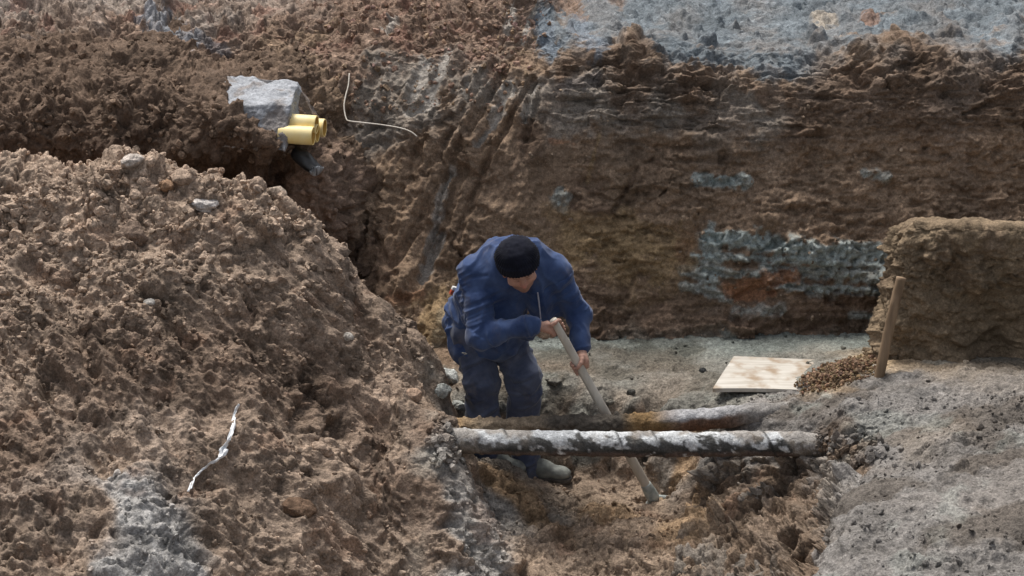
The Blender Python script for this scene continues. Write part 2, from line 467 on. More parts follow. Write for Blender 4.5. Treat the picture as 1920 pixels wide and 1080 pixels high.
ground = np_mesh("ground", D3.reshape(-1, 3), grid_faces(*XX.shape), SOIL, col=gcol)
tag(ground, kind="structure")
GP, GN = D3.reshape(-1, 3), grid_normals(D3).reshape(-1, 3)
GPX, GPY = to_px(GP)

def ground_at(px, py):
    """place on the ground seen at a picture point (the nearest to the camera)"""
    dd = (GPX - px) ** 2 + (GPY - py) ** 2
    c = np.where(dd < 5.0 ** 2)[0]
    if len(c) == 0: c = np.argsort(dd)[:6]
    return GP[c[np.argmin(GP[c, 1])]]

# ------------------------------------------------------------------ excavation wall and upper ground: one sheet, depth given by scattered points
def depth_sheet(name, pts, px0, px1, py0, py1, step, disp, colour, eps=.05):
    X = np.array([(p[0], p[1]) for p in pts]) / 100.0
    Yv = np.array([p[2] for p in pts]); C = np.array([K[p[3]] for p in pts])
    u = np.arange(px0, px1 + step, step); w = np.concatenate([np.arange(py0, -12, step * 1.5), np.arange(-12, 130, .85), np.arange(130, 240, 1.7), np.arange(240, py1 + step, step)]); w = w[w >= py0]
    U, W = np.meshgrid(u, w)
    q = np.stack([U.ravel(), W.ravel()], -1) / 100.0
    Yd = rbf_eval(X, rbf_fit(X, Yv, eps, 1e-3), q, eps).reshape(U.shape)
    P = at(U, W, Yd)
    n = grid_normals(P)
    n = -n if n[..., 1].mean() > 0 else n
    p = P.reshape(-1, 3)
    wq = q + np.stack([fbm(p, 2.4, 5, 71, .65), fbm(p, 2.4, 5, 72, .65)], -1) * .62
    col = idw_col(X, C, wq, 4.0, .15)
    dv = disp(p, U.ravel(), W.ravel())
    D = P + n * dv.reshape(U.shape)[..., None]
    col = colour(p, U.ravel(), W.ravel(), col)
    o = np_mesh(name, D.reshape(-1, 3), grid_faces(*U.shape, flip=True), SOILW, col=col)
    return tag(o, kind="structure"), D

W_ = []
def w(px, py, Y, k): W_.append((px, py, Y, k))
for x in (1050, 1200, 1350, 1500, 1650, 1850, 2400):
    w(x, -140, 7.0, 'CB'); w(x, -60, 4.6, 'CB'); w(x, 0, 3.3, 'CB'); w(x, 40, 2.6, 'CB')
for x, y in ((1050, 65), (1130, 75), (1200, 70), (1290, 95), (1400, 110), (1480, 95), (1600, 75), (1700, 70), (1900, 72), (2400, 72)):
    w(x, y, 1.86, 'CB'); w(x, y + 22, 1.72, 'W'); w(x, y + 60, 1.62, 'WD')
for x in (1100, 1250, 1400, 1550, 1700, 1900, 2400):
    w(x, 210, 1.50, 'WD' if x > 1500 else 'WG'); w(x, 300, 1.42, 'W'); w(x, 380, 1.34, 'W' if x > 1150 else 'WD')
    w(x, 470, 1.24 if x < 1300 else 1.19, 'W'); w(x, 560, 1.15, 'WD'); w(x, 625, 1.06, 'WD'); w(x, 700, .98, 'FG')
w(1180, 440, 1.3, 'WY'); w(1130, 470, 1.27, 'WY'); w(1230, 500, 1.24, 'WY'); w(1040, 450, 1.32, 'WY')
for x, y0 in ((640, 2.9), (760, 2.7), (880, 2.5), (980, 2.45)):
    w(x, -140, y0 + 2.4, 'WR'); w(x, -60, y0 + .9, 'WR'); w(x, 0, y0, 'WR')
for a in [(660, 60, 2.4, 'WR'), (780, 70, 2.15, 'WR'), (900, 70, 2.1, 'WR'), (1000, 90, 1.95, 'W'), (660, 140, 2.0, 'WR'), (780, 160, 1.85, 'WG'), (900, 160, 1.75, 'WG'), (1010, 160, 1.68, 'WG'),
          (700, 230, 1.75, 'WG'), (800, 260, 1.66, 'W'), (920, 260, 1.55, 'W'), (1010, 250, 1.52, 'WD'), (660, 350, 1.6, 'W'), (760, 360, 1.5, 'W'), (880, 360, 1.44, 'W'), (1000, 360, 1.40, 'W'),
          (660, 470, 1.42, 'WD'), (760, 470, 1.34, 'W'), (880, 480, 1.3, 'W'), (980, 500, 1.26, 'W'), (660, 570, 1.2, 'WD'), (760, 570, 1.1, 'W'), (820, 600, 1.0, 'WY'), (900, 600, 1.14, 'WD'), (1000, 620, 1.08, 'WD'),
          (760, 680, .85, 'HD'), (900, 690, .98, 'FG'), (1000, 700, 1.0, 'FG'), (620, 680, .95, 'WD')]:
    w(*a)
for x in (-500, 0, 222, 400, 540):
    w(x, -140, 6.0, 'UP'); w(x, -60, 3.9, 'UP'); w(x, 0, 2.9, 'UP'); w(x, 16, 2.68, 'UP'); w(x, 35, 2.45, 'WR'); w(x, 80, 2.15, 'WR'); w(x, 140, 2.0, 'W'); w(x, 300, 1.8, 'W'); w(x, 600, 1.5, 'WD')

SMEAR = (.33, .30, .265)
LEDGES = [(1150, 152, 1335, 165, 3, 0, 1), (1140, 172, 1325, 176, 3, 0, 1), (1200, 136, 1345, 150, 3, 0, 1), (1160, 190, 1300, 196, 3, 0, .8), (1330, 150, 1560, 140, 3, 0, .8), (1000, 190, 1130, 185, 4, 0, .8), (1200, 225, 1320, 222, 3, 0, .6), (1480, 180, 1680, 190, 4, 0, .7), (1380, 262, 1560, 255, 3, 0, .6), (1420, 400, 1660, 396, 3, 0, .6), (1400, 498, 1640, 505, 4, 0, .8), (1440, 530, 1680, 560, 4, 0, .7), (1500, 585, 1680, 590, 3, 0, .6), (1260, 300, 1400, 310, 4, 0, .6)]
CUTS = [(960, 110, 850, 300, 10, 0, 1), (1000, 150, 905, 320, 8, 0, 1), (930, 120, 800, 330, 9, 0, .8), (1030, 140, 985, 260, 7, 0, .9), (870, 320, 780, 540, 14, 0, 1), (840, 330, 740, 500, 12, 0, .8), (905, 330, 850, 470, 9, 0, .7), (1190, 320, 1150, 400, 8, 0, .8), (1100, 320, 1060, 420, 8, 0, .6)]
WALL_MARKS = [(1290, 478, 1690, 498, 9, 'C', .8), (1440, 532, 1690, 552, 10, 'C', .75), (1285, 535, 1370, 560, 12, 'C', .6), (1600, 590, 1690, 600, 9, 'C', .5), (1000, -40, 1072, 6, 30, 'WR', 1.0), (1012, 36, 1034, 96, 22, (.15,.175,.20), .95), (1130, -20, 1160, 4, 16, 'WR', .7), (1075, 30, 1100, 34, 9, 'WR', .7), (1270, 105, 1480, 118, 20, 'CB', .9), (1230, 88, 1300, 100, 18, (.12,.14,.155), .9), (842, 100, 800, 190, 13, SMEAR, .95), (800, 120, 775, 185, 17, SMEAR, .95), (815, 190, 770, 215, 14, SMEAR, .95), (955, 165, 925, 235, 13, SMEAR, .95), (878, 160, 876, 185, 9, SMEAR, .95),
              (1005, 160, 985, 230, 7, SMEAR, .95), (1000, 10, 980, 80, 6, SMEAR, .95), (960, 20, 950, 60, 9, SMEAR, .95), (740, 40, 725, 60, 9, SMEAR, .95), (1060, 165, 1120, 150, 16, (.15, .13, .12), .7), (930, 230, 895, 275, 6, SMEAR, .95),
              (845, 320, 790, 520, 9, SMEAR, .95), (830, 440, 795, 520, 12, SMEAR, .95), (730, 570, 790, 555, 12, 'WO', .5), (830, 590, 815, 640, 12, (.33, .27, .18), .6),
              (1125, 255, 1100, 340, 4, 'WY', .8), (1190, 330, 1150, 400, 7, (.10, .065, .045), .6), (1035, 265, 1075, 268, 7, 'WO', .6),
              (1310, 335, 1400, 340, 15, 'C', .9), (1620, 325, 1660, 335, 12, 'C', .6), (1050, 365, 1052, 385, 18, 'C', .75), (1320, 445, 1420, 455, 20, 'C', 1.0), (1420, 455, 1560, 480, 24, 'C', .9), (1560, 470, 1690, 480, 22, 'C', .95), (1330, 440, 1330, 520, 24, 'C', .75),
              (1280, 510, 1420, 515, 12, 'C', .6), (1440, 505, 1690, 520, 18, 'C', .75), (1520, 545, 1690, 545, 12, 'C', .5), (1380, 590, 1460, 585, 16, 'C', .5), (1370, 545, 1480, 515, 22, 'WO', .95), (1380, 555, 1450, 550, 12, 'WO', .9),
              (1090, 440, 1270, 470, 46, (.27, .19, .105), .85), (1040, 400, 1160, 420, 24, (.24, .165, .095), .7), (1280, 470, 1300, 440, 22, (.24, .15, .09), .8), (1150, 480, 1230, 490, 16, (.30, .21, .12), .7), (1560, 560, 1680, 570, 18, (.12, .075, .05), .7), (1300, 600, 1500, 605, 16, 'WD', .8),
              (1620, 42, 1640, 44, 10, 'WO', .6), (1530, 40, 1560, 42, 12, (.35, .30, .24), .8), (1080, 55, 1120, 90, 24, (.16,.185,.215), .8), (1030, 60, 1030, 90, 16, (.16,.185,.215), .8),
              (280, 40, 360, 80, 24, (.27, .28, .30), .85), (360, 70, 420, 95, 16, (.15, .15, .16), .7)]

def wall_disp(p, px, py):
    wallm = sstep(70, 130, py)
    rub = sstep(1080, 980, px) * sstep(140, 60, py)
    dig = sstep(1060, 980, px) * sstep(80, 140, py)
    right = sstep(1000, 1120, px) * wallm
    lump = fbm(p, 3.5, 4, 81)
    # bucket-teeth grooves running down to the left
    a = np.stack([p[:, 0] * 1.0 - p[:, 2] * .42, p[:, 2] * .10 + p[:, 0] * .05, p[:, 1] * .25], -1)
    gro = ridged(a, 7.5, 3, 82)
    hz = np.stack([p[:, 0] * .22, p[:, 1] * .3, p[:, 2] + .03 * perlin(p, 2.0, 90)], -1)
    hor = ridged(hz, 11, 3, 83)
    hm = sstep(-.1, .3, perlin(p, 1.3, 84)) * .8 + .35
    pb, _ = pebble(p, 12, 85, .6); pb2, _ = pebble(p, 26, 86, .65)
    cav = sstep(.22, .55, fbm(p * np.array([1, 1, 1.5]), 4.0, 3, 87))
    fine = fbm(p, 22, 3, 88)
    clay = sstep(120, 20, py) * sstep(1000, 1060, px)
    cl = np.zeros_like(px)
    for m, _c in strokes(px, py, [q for q in WALL_MARKS if q[5] == 'C'], perlin(p, 16, 89)): cl = np.maximum(cl, m)
    wp_ = p + np.stack([fbm(p, 6, 2, 71), fbm(p, 6, 2, 74), fbm(p, 6, 2, 75)], -1) * .06
    chunk = ridged(wp_ * np.array([.75, 1, 1.3]), 6, 4, 76)
    rm = sstep(-.2, .35, fbm(p, 1.6, 3, 77))
    hole = sstep(.25, .5, fbm(wp_ * np.array([.8, 1, 1.5]), 5.5, 3, 78))
    droop = sstep(150, 30, py) * sstep(1000, 1060, px) * sstep(-60, 0, py)
    pbig, _ = pebble(wp_, 6, 79, .7)
    nzz = perlin(p, 9, 200) + .5 * perlin(p, 24, 201)
    smo = np.zeros_like(px); led = np.zeros_like(px); cut = np.zeros_like(px)
    for m, _c in strokes(px, py, [q for q in WALL_MARKS if q[5] is SMEAR], nzz): smo = np.maximum(smo, m)
    for m, _c in strokes(px, py, LEDGES, nzz): led = np.maximum(led, m)
    for m, _c in strokes(px, py, CUTS, nzz * .6): cut = np.maximum(cut, m)
    c1_, c2_, c3_ = cells(wp_, 7, 202), cells(wp_, 15, 203), cells(p, 34, 204)
    sc_ = p * np.array([.55, 1, 1.5])
    lay = cells(sc_ + np.stack([0 * px, 0 * px, .03 * fbm(p, 3, 2, 206)], -1), 9, 205)
    lay2 = cells(p * np.array([.5, 1, 1.7]), 20, 207)
    q_ = 1 - .85 * smo
    return (wallm * lump * .04 * q_ + rub * (pb * .05 + c1_ * .035 + c2_ * .03 + c3_ * .016 + lump * .06 + fine * .012)
            + dig * (gro * .034 * q_ + (c2_ * .016 + c3_ * .010) * q_ + lump * .02 + rm * q_ * (c1_ * .05 + chunk * .014 + c2_ * .02) - hole * .03 * q_ - cut * .055 - smo * .014)
            + right * (hor * hm * .014 - cav * .03 + rm * (lay * .05 + chunk * .012 + c2_ * .020) + lay2 * .018 + c3_ * .012 + fine * .006 - hole * .04 - led * .03 - cut * .02)
            + droop * (pbig * (.05 + .10 * sstep(35, 75, py)) + c1_ * .025 + c2_ * .018 + pb * .03 + lump * .06 + fine * .012) + cl * (.03 + c1_ * .03 + c2_ * .03 + c3_ * .016)
            + sstep(80, 40, py) * sstep(560, 400, px) * (lump * .03 + c2_ * .025))

def wall_col(p, px, py, col):
    v = 1 + .30 * fbm(p, 2.6, 4, 91) + .20 * fbm(p, 13, 3, 92)
    # thin bedding of the undisturbed earth
    bed = perlin(np.stack([p[:, 0] * .3, p[:, 1], p[:, 2] * 9], -1), 1.6, 93) * sstep(1000, 1100, px) * sstep(100, 140, py)
    col = col * np.clip(v + .25 * bed, .45, 1.7)[:, None]
    pb, cid = pebble(p, 22, 94, .6)
    sp = (pb > .1) * np.clip(cid - .45, 0, 1) * (1 + 1.2 * sstep(1080, 950, px) * sstep(160, 60, py))
    col = col * (1 + .9 * sp)[:, None]
    red = sstep(.2, .6, fbm(p, 5, 3, 95)) * sstep(1050, 950, px) * sstep(150, 80, py)
    col = col * (1 - .4 * red[:, None]) + np.array([.24, .12, .09]) * .4 * red[:, None]
    nz = perlin(p, 16, 96) + .6 * perlin(p, 40, 97)
    for m, c in strokes(px, py, WALL_MARKS, nz):
        m = (m * np.clip(.95 + .4 * nz, .45, 1.1))[:, None]
        m = np.clip(m, 0, 1)
        col = col * (1 - m) + c * m * np.clip(1 + .35 * perlin(p, 30, 98), .5, 1.5)[:, None]
    return col

wall, WP = depth_sheet("excavation_wall", W_, -500, 2420, -140, 700, 2.9, wall_disp, wall_col)

# bank on the left that carries the ducts
LB = [(-500, 76, 2.0, 'L'), (0, 84, 1.9, 'L'), (222, 95, 1.8, 'L'), (300, 108, 1.72, 'L'), (400, 140, 1.66, 'L'), (540, 140, 1.66, 'L'), (620, 190, 1.7, 'W'),
      (-500, 55, 2.8, 'L'), (0, 62, 2.7, 'L'), (222, 78, 2.5, 'L'), (400, 108, 2.3, 'L'), (560, 100, 2.1, 'W'), (660, 150, 2.2, 'W'),
      (-500, 200, 1.3, 'L'), (0, 160, 1.4, 'L'), (222, 165, 1.38, 'L'), (320, 170, 1.4, 'L'), (222, 235, 1.1, 'L'), (0, 235, 1.1, 'L'), (222, 285, 1.02, 'LD'), (0, 280, 1.02, 'LD'), (222, 325, 1.30, 'LD'), (0, 330, 1.30, 'LD'),
      (222, 520, .95, 'LD'), (0, 520, .95, 'LD'), (-500, 520, .95, 'LD'), (-500, 320, 1.05, 'LD'),
      (380, 178, 1.2, 'L'), (415, 205, 1.02, 'L'), (455, 235, .95, 'L'), (500, 264, .93, 'L'), (420, 260, .93, 'L'), (440, 172, 1.5, 'L'), (420, 292, 1.05, 'LD'), (420, 330, 1.34, 'LD'), (420, 500, 1.1, 'LD'), (330, 230, 1.15, 'L'), (330, 280, 1.02, 'L'),
      (520, 200, 1.4, 'L'), (530, 285, .99, 'L'), (530, 325, 1.32, 'LD'), (540, 420, 1.15, 'LD'),
      (600, 250, 1.4, 'L'), (600, 285, 1.25, 'WR'), (620, 330, 1.14, 'WR'), (640, 390, 1.08, 'WR'), (610, 500, 1.0, 'L'), (650, 260, 1.75, 'W'), (668, 320, 1.55, 'L'), (676, 380, 1.5, 'L'), (670, 480, 1.4, 'LD'), (720, 300, 1.80, 'W'), (730, 420, 1.62, 'W'), (720, 220, 1.98, 'W')]

def bank_disp(p, px, py):
    lump = fbm(p, 4.5, 4, 101); pb, _ = pebble(p, 10, 102, .7); pb2, _ = pebble(p, 24, 103, .7)
    a = np.stack([p[:, 0] - p[:, 2] * .25, p[:, 2] * .15, p[:, 1] * .2], -1)
    edge = sstep(735, 690, px)
    wp_ = p + np.stack([fbm(p, 6, 2, 107), fbm(p, 6, 2, 108), fbm(p, 6, 2, 109)], -1) * .05
    up_ = sstep(320, 280, py)
    return edge * (lump * .06 + pb * .05 * up_ + cells(wp_, 7, 110) * (.03 + .02 * sstep(150, 220, py)) * (.4 + .6 * sstep(90, 200, py)) + cells(wp_, 15, 114) * .022 * (.4 + .6 * sstep(90, 200, py)) + cells(p, 32, 115) * .012 + ridged(wp_, 6.5, 4, 106) * .015) + pb2 * .022 + fbm(p, 24, 3, 104) * .014 + sstep(280, 320, py) * ridged(a, 8, 2, 105) * .014

def bank_col(p, px, py, col):
    v = 1 + .28 * fbm(p, 3, 4, 111) + .2 * fbm(p, 15, 3, 112)
    col = col * np.clip(v, .5, 1.6)[:, None]
    pb, cid = pebble(p, 24, 113, .6)
    return col * (1 + .7 * (pb > .1) * np.clip(cid - .5, 0, 1))[:, None]

bank, BKP = depth_sheet("earth_bank", LB, -500, 735, 52, 520, 2.9, bank_disp, bank_col)

# dug side of the hole on the right: follows the ground there, with its own broken relief
def ground_depth(px, py):
    d_ = rays(px, py)
    out = np.full(px.shape, .3)
    done = np.zeros(px.shape, bool)
    prev = None
    for Yt in np.arange(-3.2, .45, .012):
        t = (Yt - CAM[1]) / d_[..., 1]
        x_, z_ = d_[..., 0] * t, CAM[2] + d_[..., 2] * t
        fi = np.clip(np.interp(x_, xs, np.arange(len(xs))), 0, len(xs) - 1.001); j = int(np.interp(Yt, ys, np.arange(len(ys))))
        i_ = fi.astype(int); f_ = fi - i_
        g_ = Z[j, i_] * (1 - f_) + Z[j, i_ + 1] * f_ - z_
        hit = (g_ >= 0) & ~done
        if prev is not None:
            out = np.where(hit, Yt - .012 * np.clip(g_ / (g_ - prev + 1e-9), 0, 1), out)
        done |= hit; prev = g_
    return out

SPX, SPY = np.meshgrid(np.arange(1215, 1680, 2.0), np.arange(842, 1122, 1.6))
SY = ground_depth(SPX, SPY)
for _ in range(45):
    SY[1:-1, 1:-1] = (SY[:-2, 1:-1] + SY[2:, 1:-1] + SY[1:-1, :-2] + SY[1:-1, 2:] + 2 * SY[1:-1, 1:-1]) / 6
SB = at(SPX, SPY, SY)
sn = grid_normals(SB); sn = -sn if sn[..., 1].mean() > 0 else sn
sp3 = SB.reshape(-1, 3); su, sv = SPX.ravel(), SPY.ravel()
wS = sp3 + np.stack([fbm(sp3, 6, 2, 241), fbm(sp3, 6, 2, 242), fbm(sp3, 6, 2, 243)], -1) * .05
# outline of the dug face in the picture
poly = np.array([(1262, 1122), (1268, 1000), (1300, 905), (1335, 868), (1400, 856), (1520, 850), (1600, 862), (1628, 905), (1590, 938), (1564, 980), (1548, 1031), (1536, 1122)], float)
def inside(px, py, poly):
    r = np.zeros(px.shape, bool); dm = np.full(px.shape, 1e9); n = len(poly)
    for k in range(n):
        (x1, y1), (x2, y2) = poly[k], poly[(k + 1) % n]
        c = ((y1 > py) != (y2 > py)) & (px < (x2 - x1) * (py - y1) / (y2 - y1 + 1e-9) + x1); r ^= c
        t = np.clip(((px - x1) * (x2 - x1) + (py - y1) * (y2 - y1)) / ((x2 - x1) ** 2 + (y2 - y1) ** 2), 0, 1)
        dm = np.minimum(dm, np.hypot(px - x1 - t * (x2 - x1), py - y1 - t * (y2 - y1)))
    return np.where(r, dm, -dm)
nS = perlin(sp3, 9, 244) + .6 * perlin(sp3, 22, 245)
msk = sstep(-14, 16, inside(su, sv, poly) + 13 * nS)
brd = np.minimum.reduce([su - 1215, 1678 - su, sv - 842 + 14, 1135 - sv])
HOLES = [(1440, 880, 1500, 895, 30, 0, 1), (1590, 872, 1612, 880, 15, 0, .8), (1490, 1025, 1525, 1045, 24, 0, 1), (1280, 1030, 1310, 1020, 18, 0, .9), (1370, 930, 1385, 985, 22, 0, .6), (1340, 1000, 1380, 1020, 14, 0, .6)]
TEETH = [(1432, 925, 1392, 1030, 8, 0, 1), (1462, 930, 1415, 1040, 8, 0, 1), (1495, 935, 1455, 1030, 8, 0, .9), (1400, 900, 1350, 1010, 7, 0, .8), (1370, 880, 1315, 980, 7, 0, .7)]
hl = np.zeros_like(su); th_ = np.zeros_like(su)
for m, _c in strokes(su, sv, HOLES, nS * .8): hl = np.maximum(hl, m)
for m, _c in strokes(su, sv, TEETH, nS * .5): th_ = np.maximum(th_, m)
sd_ = (.075 * fbm(wS, 3.2, 4, 246) + cells(wS, 8, 247) * .06 + cells(wS, 17, 248) * .035 + cells(sp3, 36, 249) * .014 + fbm(sp3, 24, 3, 250) * .010 + pebble(wS, 9, 251, .5)[0] * .04 + .03 - hl * .20 - th_ * .04)
sd_ = sd_ * msk - .09 * (1 - msk) - .2 * sstep(14, 0, brd)
scol = idw_col(np.array([(1300, 940), (1330, 1080), (1420, 900), (1400, 1060), (1480, 960), (1560, 900), (1520, 1080), (1600, 890), (1350, 890), (1440, 1110)]) / 100.0,
               np.array([K['O'], K['RG'], K['RG'], K['R'], K['R'], K['RG'], K['R'], K['B'], K['RG'], K['RG']]), np.stack([su, sv], -1) / 100.0 + np.stack([nS, perlin(sp3, 8, 252)], -1) * .35, 4, .1)
scol = scol * np.clip(1.1 + .3 * fbm(sp3, 4, 4, 253) + .2 * fbm(sp3, 18, 3, 254) + .2 * cells(wS, 17, 248), .5, 1.8)[:, None]
o = np_mesh("hole_side", sp3 + sn.reshape(-1, 3) * sd_[:, None], grid_faces(*SPX.shape, flip=True), SOIL, col=scol)
tag(o, kind="structure")

# pillar of earth left standing on the right
def spline(ctrl, n):
    """resample rows of control points (m,3) to n points, Catmull-Rom"""
    c = np.asarray(ctrl, float); m = len(c)
    c = np.concatenate([[2 * c[0] - c[1]], c, [2 * c[-1] - c[-2]]])
    t = np.linspace(0, m - 1 - 1e-6, n); i = t.astype(int); f = (t - i)[:, None]
    f = f.reshape((-1,) + (1,) * (c.ndim - 1))
    p0, p1, p2, p3 = c[i], c[i + 1], c[i + 2], c[i + 3]
    return .5 * (2 * p1 + (p2 - p0) * f + (2 * p0 - 5 * p1 + 4 * p2 - p3) * f ** 2 + (3 * p1 - p0 - 3 * p2 + p3) * f ** 3)

rows = []
for t_, (y, cx, yr) in enumerate(((415, 1712, 415), (420, 1704, 420), (440, 1697, 436), (500, 1686, 490), (570, 1668, 560), (640, 1652, 635), (700, 1640, 690), (790, 1632, 790))):
    back = (.9, .12, 0, 0, 0, 0, 0, 0)[t_]
    rows.append([at(cx + 40, y, 1.3), at(cx + 6, y, .75 + back * .4), at(cx + 2, y, .38 + back * .5), at(cx + 24, .6 * y + .4 * yr, .2 + back * .8), at(cx + 90, .2 * y + .8 * yr, .14 + back), at(cx + 250, yr + 10 * (1 - t_ / 7), .1 + back), at(cx + 500, yr + 60 * (1 - t_ / 7), .0 + back), at(cx + 900, yr + 110 * (1 - t_ / 7), -.1 + back)])
rows = np.array(rows)
a1 = spline(rows, 230)
a2 = np.swapaxes(spline(np.swapaxes(a1, 0, 1), 260), 0, 1)
pn = grid_normals(a2); pn = -pn if pn[..., 1].mean() > 0 else pn
pp = a2.reshape(-1, 3)
pbA, idA = pebble(pp, 11, 121, .6); pbB, idB = pebble(pp, 25, 122, .7)
pd = sstep(.0, .3, perlin(np.stack([pp[:, 0] * 1.5, pp[:, 1], pp[:, 2] * .6], -1), 2.0, 137)) * -.07 + fbm(pp, 2.2, 4, 123) * .12 + ridged(pp + fbm(pp, 6, 2, 127)[:, None] * .05, 6, 4, 128) * .035 + pbA * .03 + pbB * .02 + (cells(pp, 8, 129) * .035 + cells(pp, 18, 130) * .02) * (.25 + sstep(-.1, .25, fbm(pp, 2.5, 3, 133))) + fbm(pp, 25, 3, 124) * .014
pv = np.repeat(np.linspace(0, 1, a2.shape[0]), a2.shape[1])
pd = pd * (.15 + .85 * sstep(.05, .42, pv)) + fbm(pp, 5, 3, 138) * .03 * sstep(.45, .2, pv)
pc = np.array([.30, .222, .145]) * .62 * np.clip(1 + .3 * fbm(pp, 4, 4, 125) + .2 * fbm(pp, 18, 2, 126), .5, 1.6)[:, None]
lay_ = sstep(.1, .4, perlin(np.stack([pp[:, 0] * .4, pp[:, 1], pp[:, 2] * 4], -1), 1.0, 134) + .3 * fbm(pp, 5, 3, 135))[:, None]
pc = pc * (1 - .6 * lay_) + np.array([.16, .115, .08]) * .6 * lay_
pc = pc * (1 + .9 * (pbB > .1) * np.clip(idB - .5, 0, 1))[:, None]
pil = np_mesh("earth_pillar", pp + pn.reshape(-1, 3) * pd[:, None], grid_faces(*a2.shape[:2], flip=True), SOILW, col=pc)
tag(pil, kind="structure")

# open ground round the pit, out to the horizon
bm = bmesh.new()
for x0, x1, y0, y1 in ((-300, 300, 5.6, 400), (-300, -5.4, -30, 5.6), (7, 300, -30, 5.6)):
    bm.faces.new([bm.verts.new(c) for c in ((x0, y0, 2.02), (x1, y0, 2.02), (x1, y1, 2.02), (x0, y1, 2.02))])
me = bpy.data.meshes.new("upper_ground"); bm.to_mesh(me); bm.free()
me.materials.append(mat_noise("dry_ground", (.20, .16, .12), (.30, .27, .24), 3, .95, .5, 30, dist=.02))
o = bpy.data.objects.new("upper_ground", me); COL.objects.link(o); tag(o, kind="structure")

# ------------------------------------------------------------------ loose clods and gravel
def ico(sub):
    b = bmesh.new(); bmesh.ops.create_icosphere(b, subdivisions=sub, radius=1)
    v = np.array([x.co[:] for x in b.verts]); f = np.array([[q.index for q in x.verts] for x in b.faces]); b.free()
    return v, f
IV1, IF1 = ico(1); IV2, IF2 = ico(2); IV4, IF4 = ico(4)
rng = np.random.default_rng(7)

def clods(name, pts, nrm, size, cols, label, cat, sink=.3):
    n = len(pts)
    V, F_ = IV2, IF2
    q = rng.normal(size=(n, 4)); q /= np.linalg.norm(q, axis=1, keepdims=True)
    a, b, c, d_ = q.T
    R = np.stack([1 - 2 * (c * c + d_ * d_), 2 * (b * c - a * d_), 2 * (b * d_ + a * c), 2 * (b * c + a * d_), 1 - 2 * (b * b + d_ * d_), 2 * (c * d_ - a * b), 2 * (b * d_ - a * c), 2 * (c * d_ + a * b), 1 - 2 * (b * b + c * c)], -1).reshape(n, 3, 3)
    sc = rng.uniform(.6, 1.15, (n, 3)) * np.array([1.1, .95, .75])
    base = V[None] * sc[:, None]
    off = rng.uniform(0, 50, (n, 1, 3))
    dk_ = rng.normal(size=(n, 5, 3)); dk_ /= np.linalg.norm(dk_, axis=2, keepdims=True)
    for k in range(5):
        dd = np.einsum('nvi,ni->nv', base, dk_[:, k]); base = base - np.maximum(dd - .42, 0)[..., None] * .9 * dk_[:, k][:, None]
    base = base * (1 + .33 * perlin(V[None] * 1.0 + off, 1.3, 5) + .15 * perlin(V[None] + off, 3.1, 6))[..., None]
    W = np.einsum('nij,nvj->nvi', R, base) * size[:, None, None] + (pts + nrm * (size * (1 - 2 * sink) * .5)[:, None])[:, None]
    Fx = (F_[None] + (np.arange(n) * len(V))[:, None, None]).reshape(-1, 3)
    cc = np.repeat(cols, len(V), 0)
    o = np_mesh(name, W.reshape(-1, 3), Fx, SOIL, col=cc, smooth=False)
    return tag(o, label, cat, kind="stuff")

def pick(mask, n, w=None):
    c = np.where(mask)[0]
    p = None
    if w is not None:
        p = w[c] / w[c].sum()
    return rng.choice(c, n, replace=True, p=p)

vis = (GPX > -80) & (GPX < 2000) & (GPY < 1130)
dens = fbm(GP, 3, 3, 131) + .6
top = sstep(.8, 1.4, GP[:, 2])
i = pick(vis & (heap > .5), 6000, np.clip(dens, .02, 2) * (1 + 2.2 * top))
sz = .004 + .018 * rng.random(len(i)) ** 4.0 + (.012 + .022 * top[i]) * rng.random(len(i)) ** 8
clods("heap_gravel", GP[i], GN[i], sz, gcol[i] * rng.uniform(.75, 1.45, (len(i), 1)), "loose clods and gravel lying on the light brown spoil heap", "gravel")
i = pick(vis & (heap < .3) & (rightw < .3) & (GPX > 830) & (GPX < 1420) & (GPY > 850), 1500, np.clip(dens, .02, 2))
sz = .004 + .018 * rng.random(len(i)) ** 4
clods("dug_soil_crumbs", GP[i], GN[i], sz, gcol[i] * rng.uniform(.7, 1.35, (len(i), 1)), "crumbs of brown soil loosened in the hole under the pipes", "soil crumbs")
i = pick(vis & (flat > .6) & (GPY < 800), 900, np.clip(dens - .2, .02, 2))
sz = .003 + .016 * rng.random(len(i)) ** 5
clods("floor_crumbs", GP[i], GN[i], sz, gcol[i] * rng.uniform(.5, 1.3, (len(i), 1)), "small crumbs scattered on the grey pit floor", "soil crumbs")
i = pick(vis & (flat > .6) & (GPX > 1330) & (GPY > 740), 1700, np.clip(dens, .02, 2) ** 2)
sz = .003 + .008 * rng.random(len(i)) ** 4 + .022 * rng.random(len(i)) ** 14
clods("bank_grit", GP[i], GN[i], sz, gcol[i] * rng.uniform(.7, 1.3, (len(i), 1)), "grit scattered over the grey sandy bank on the right", "grit")
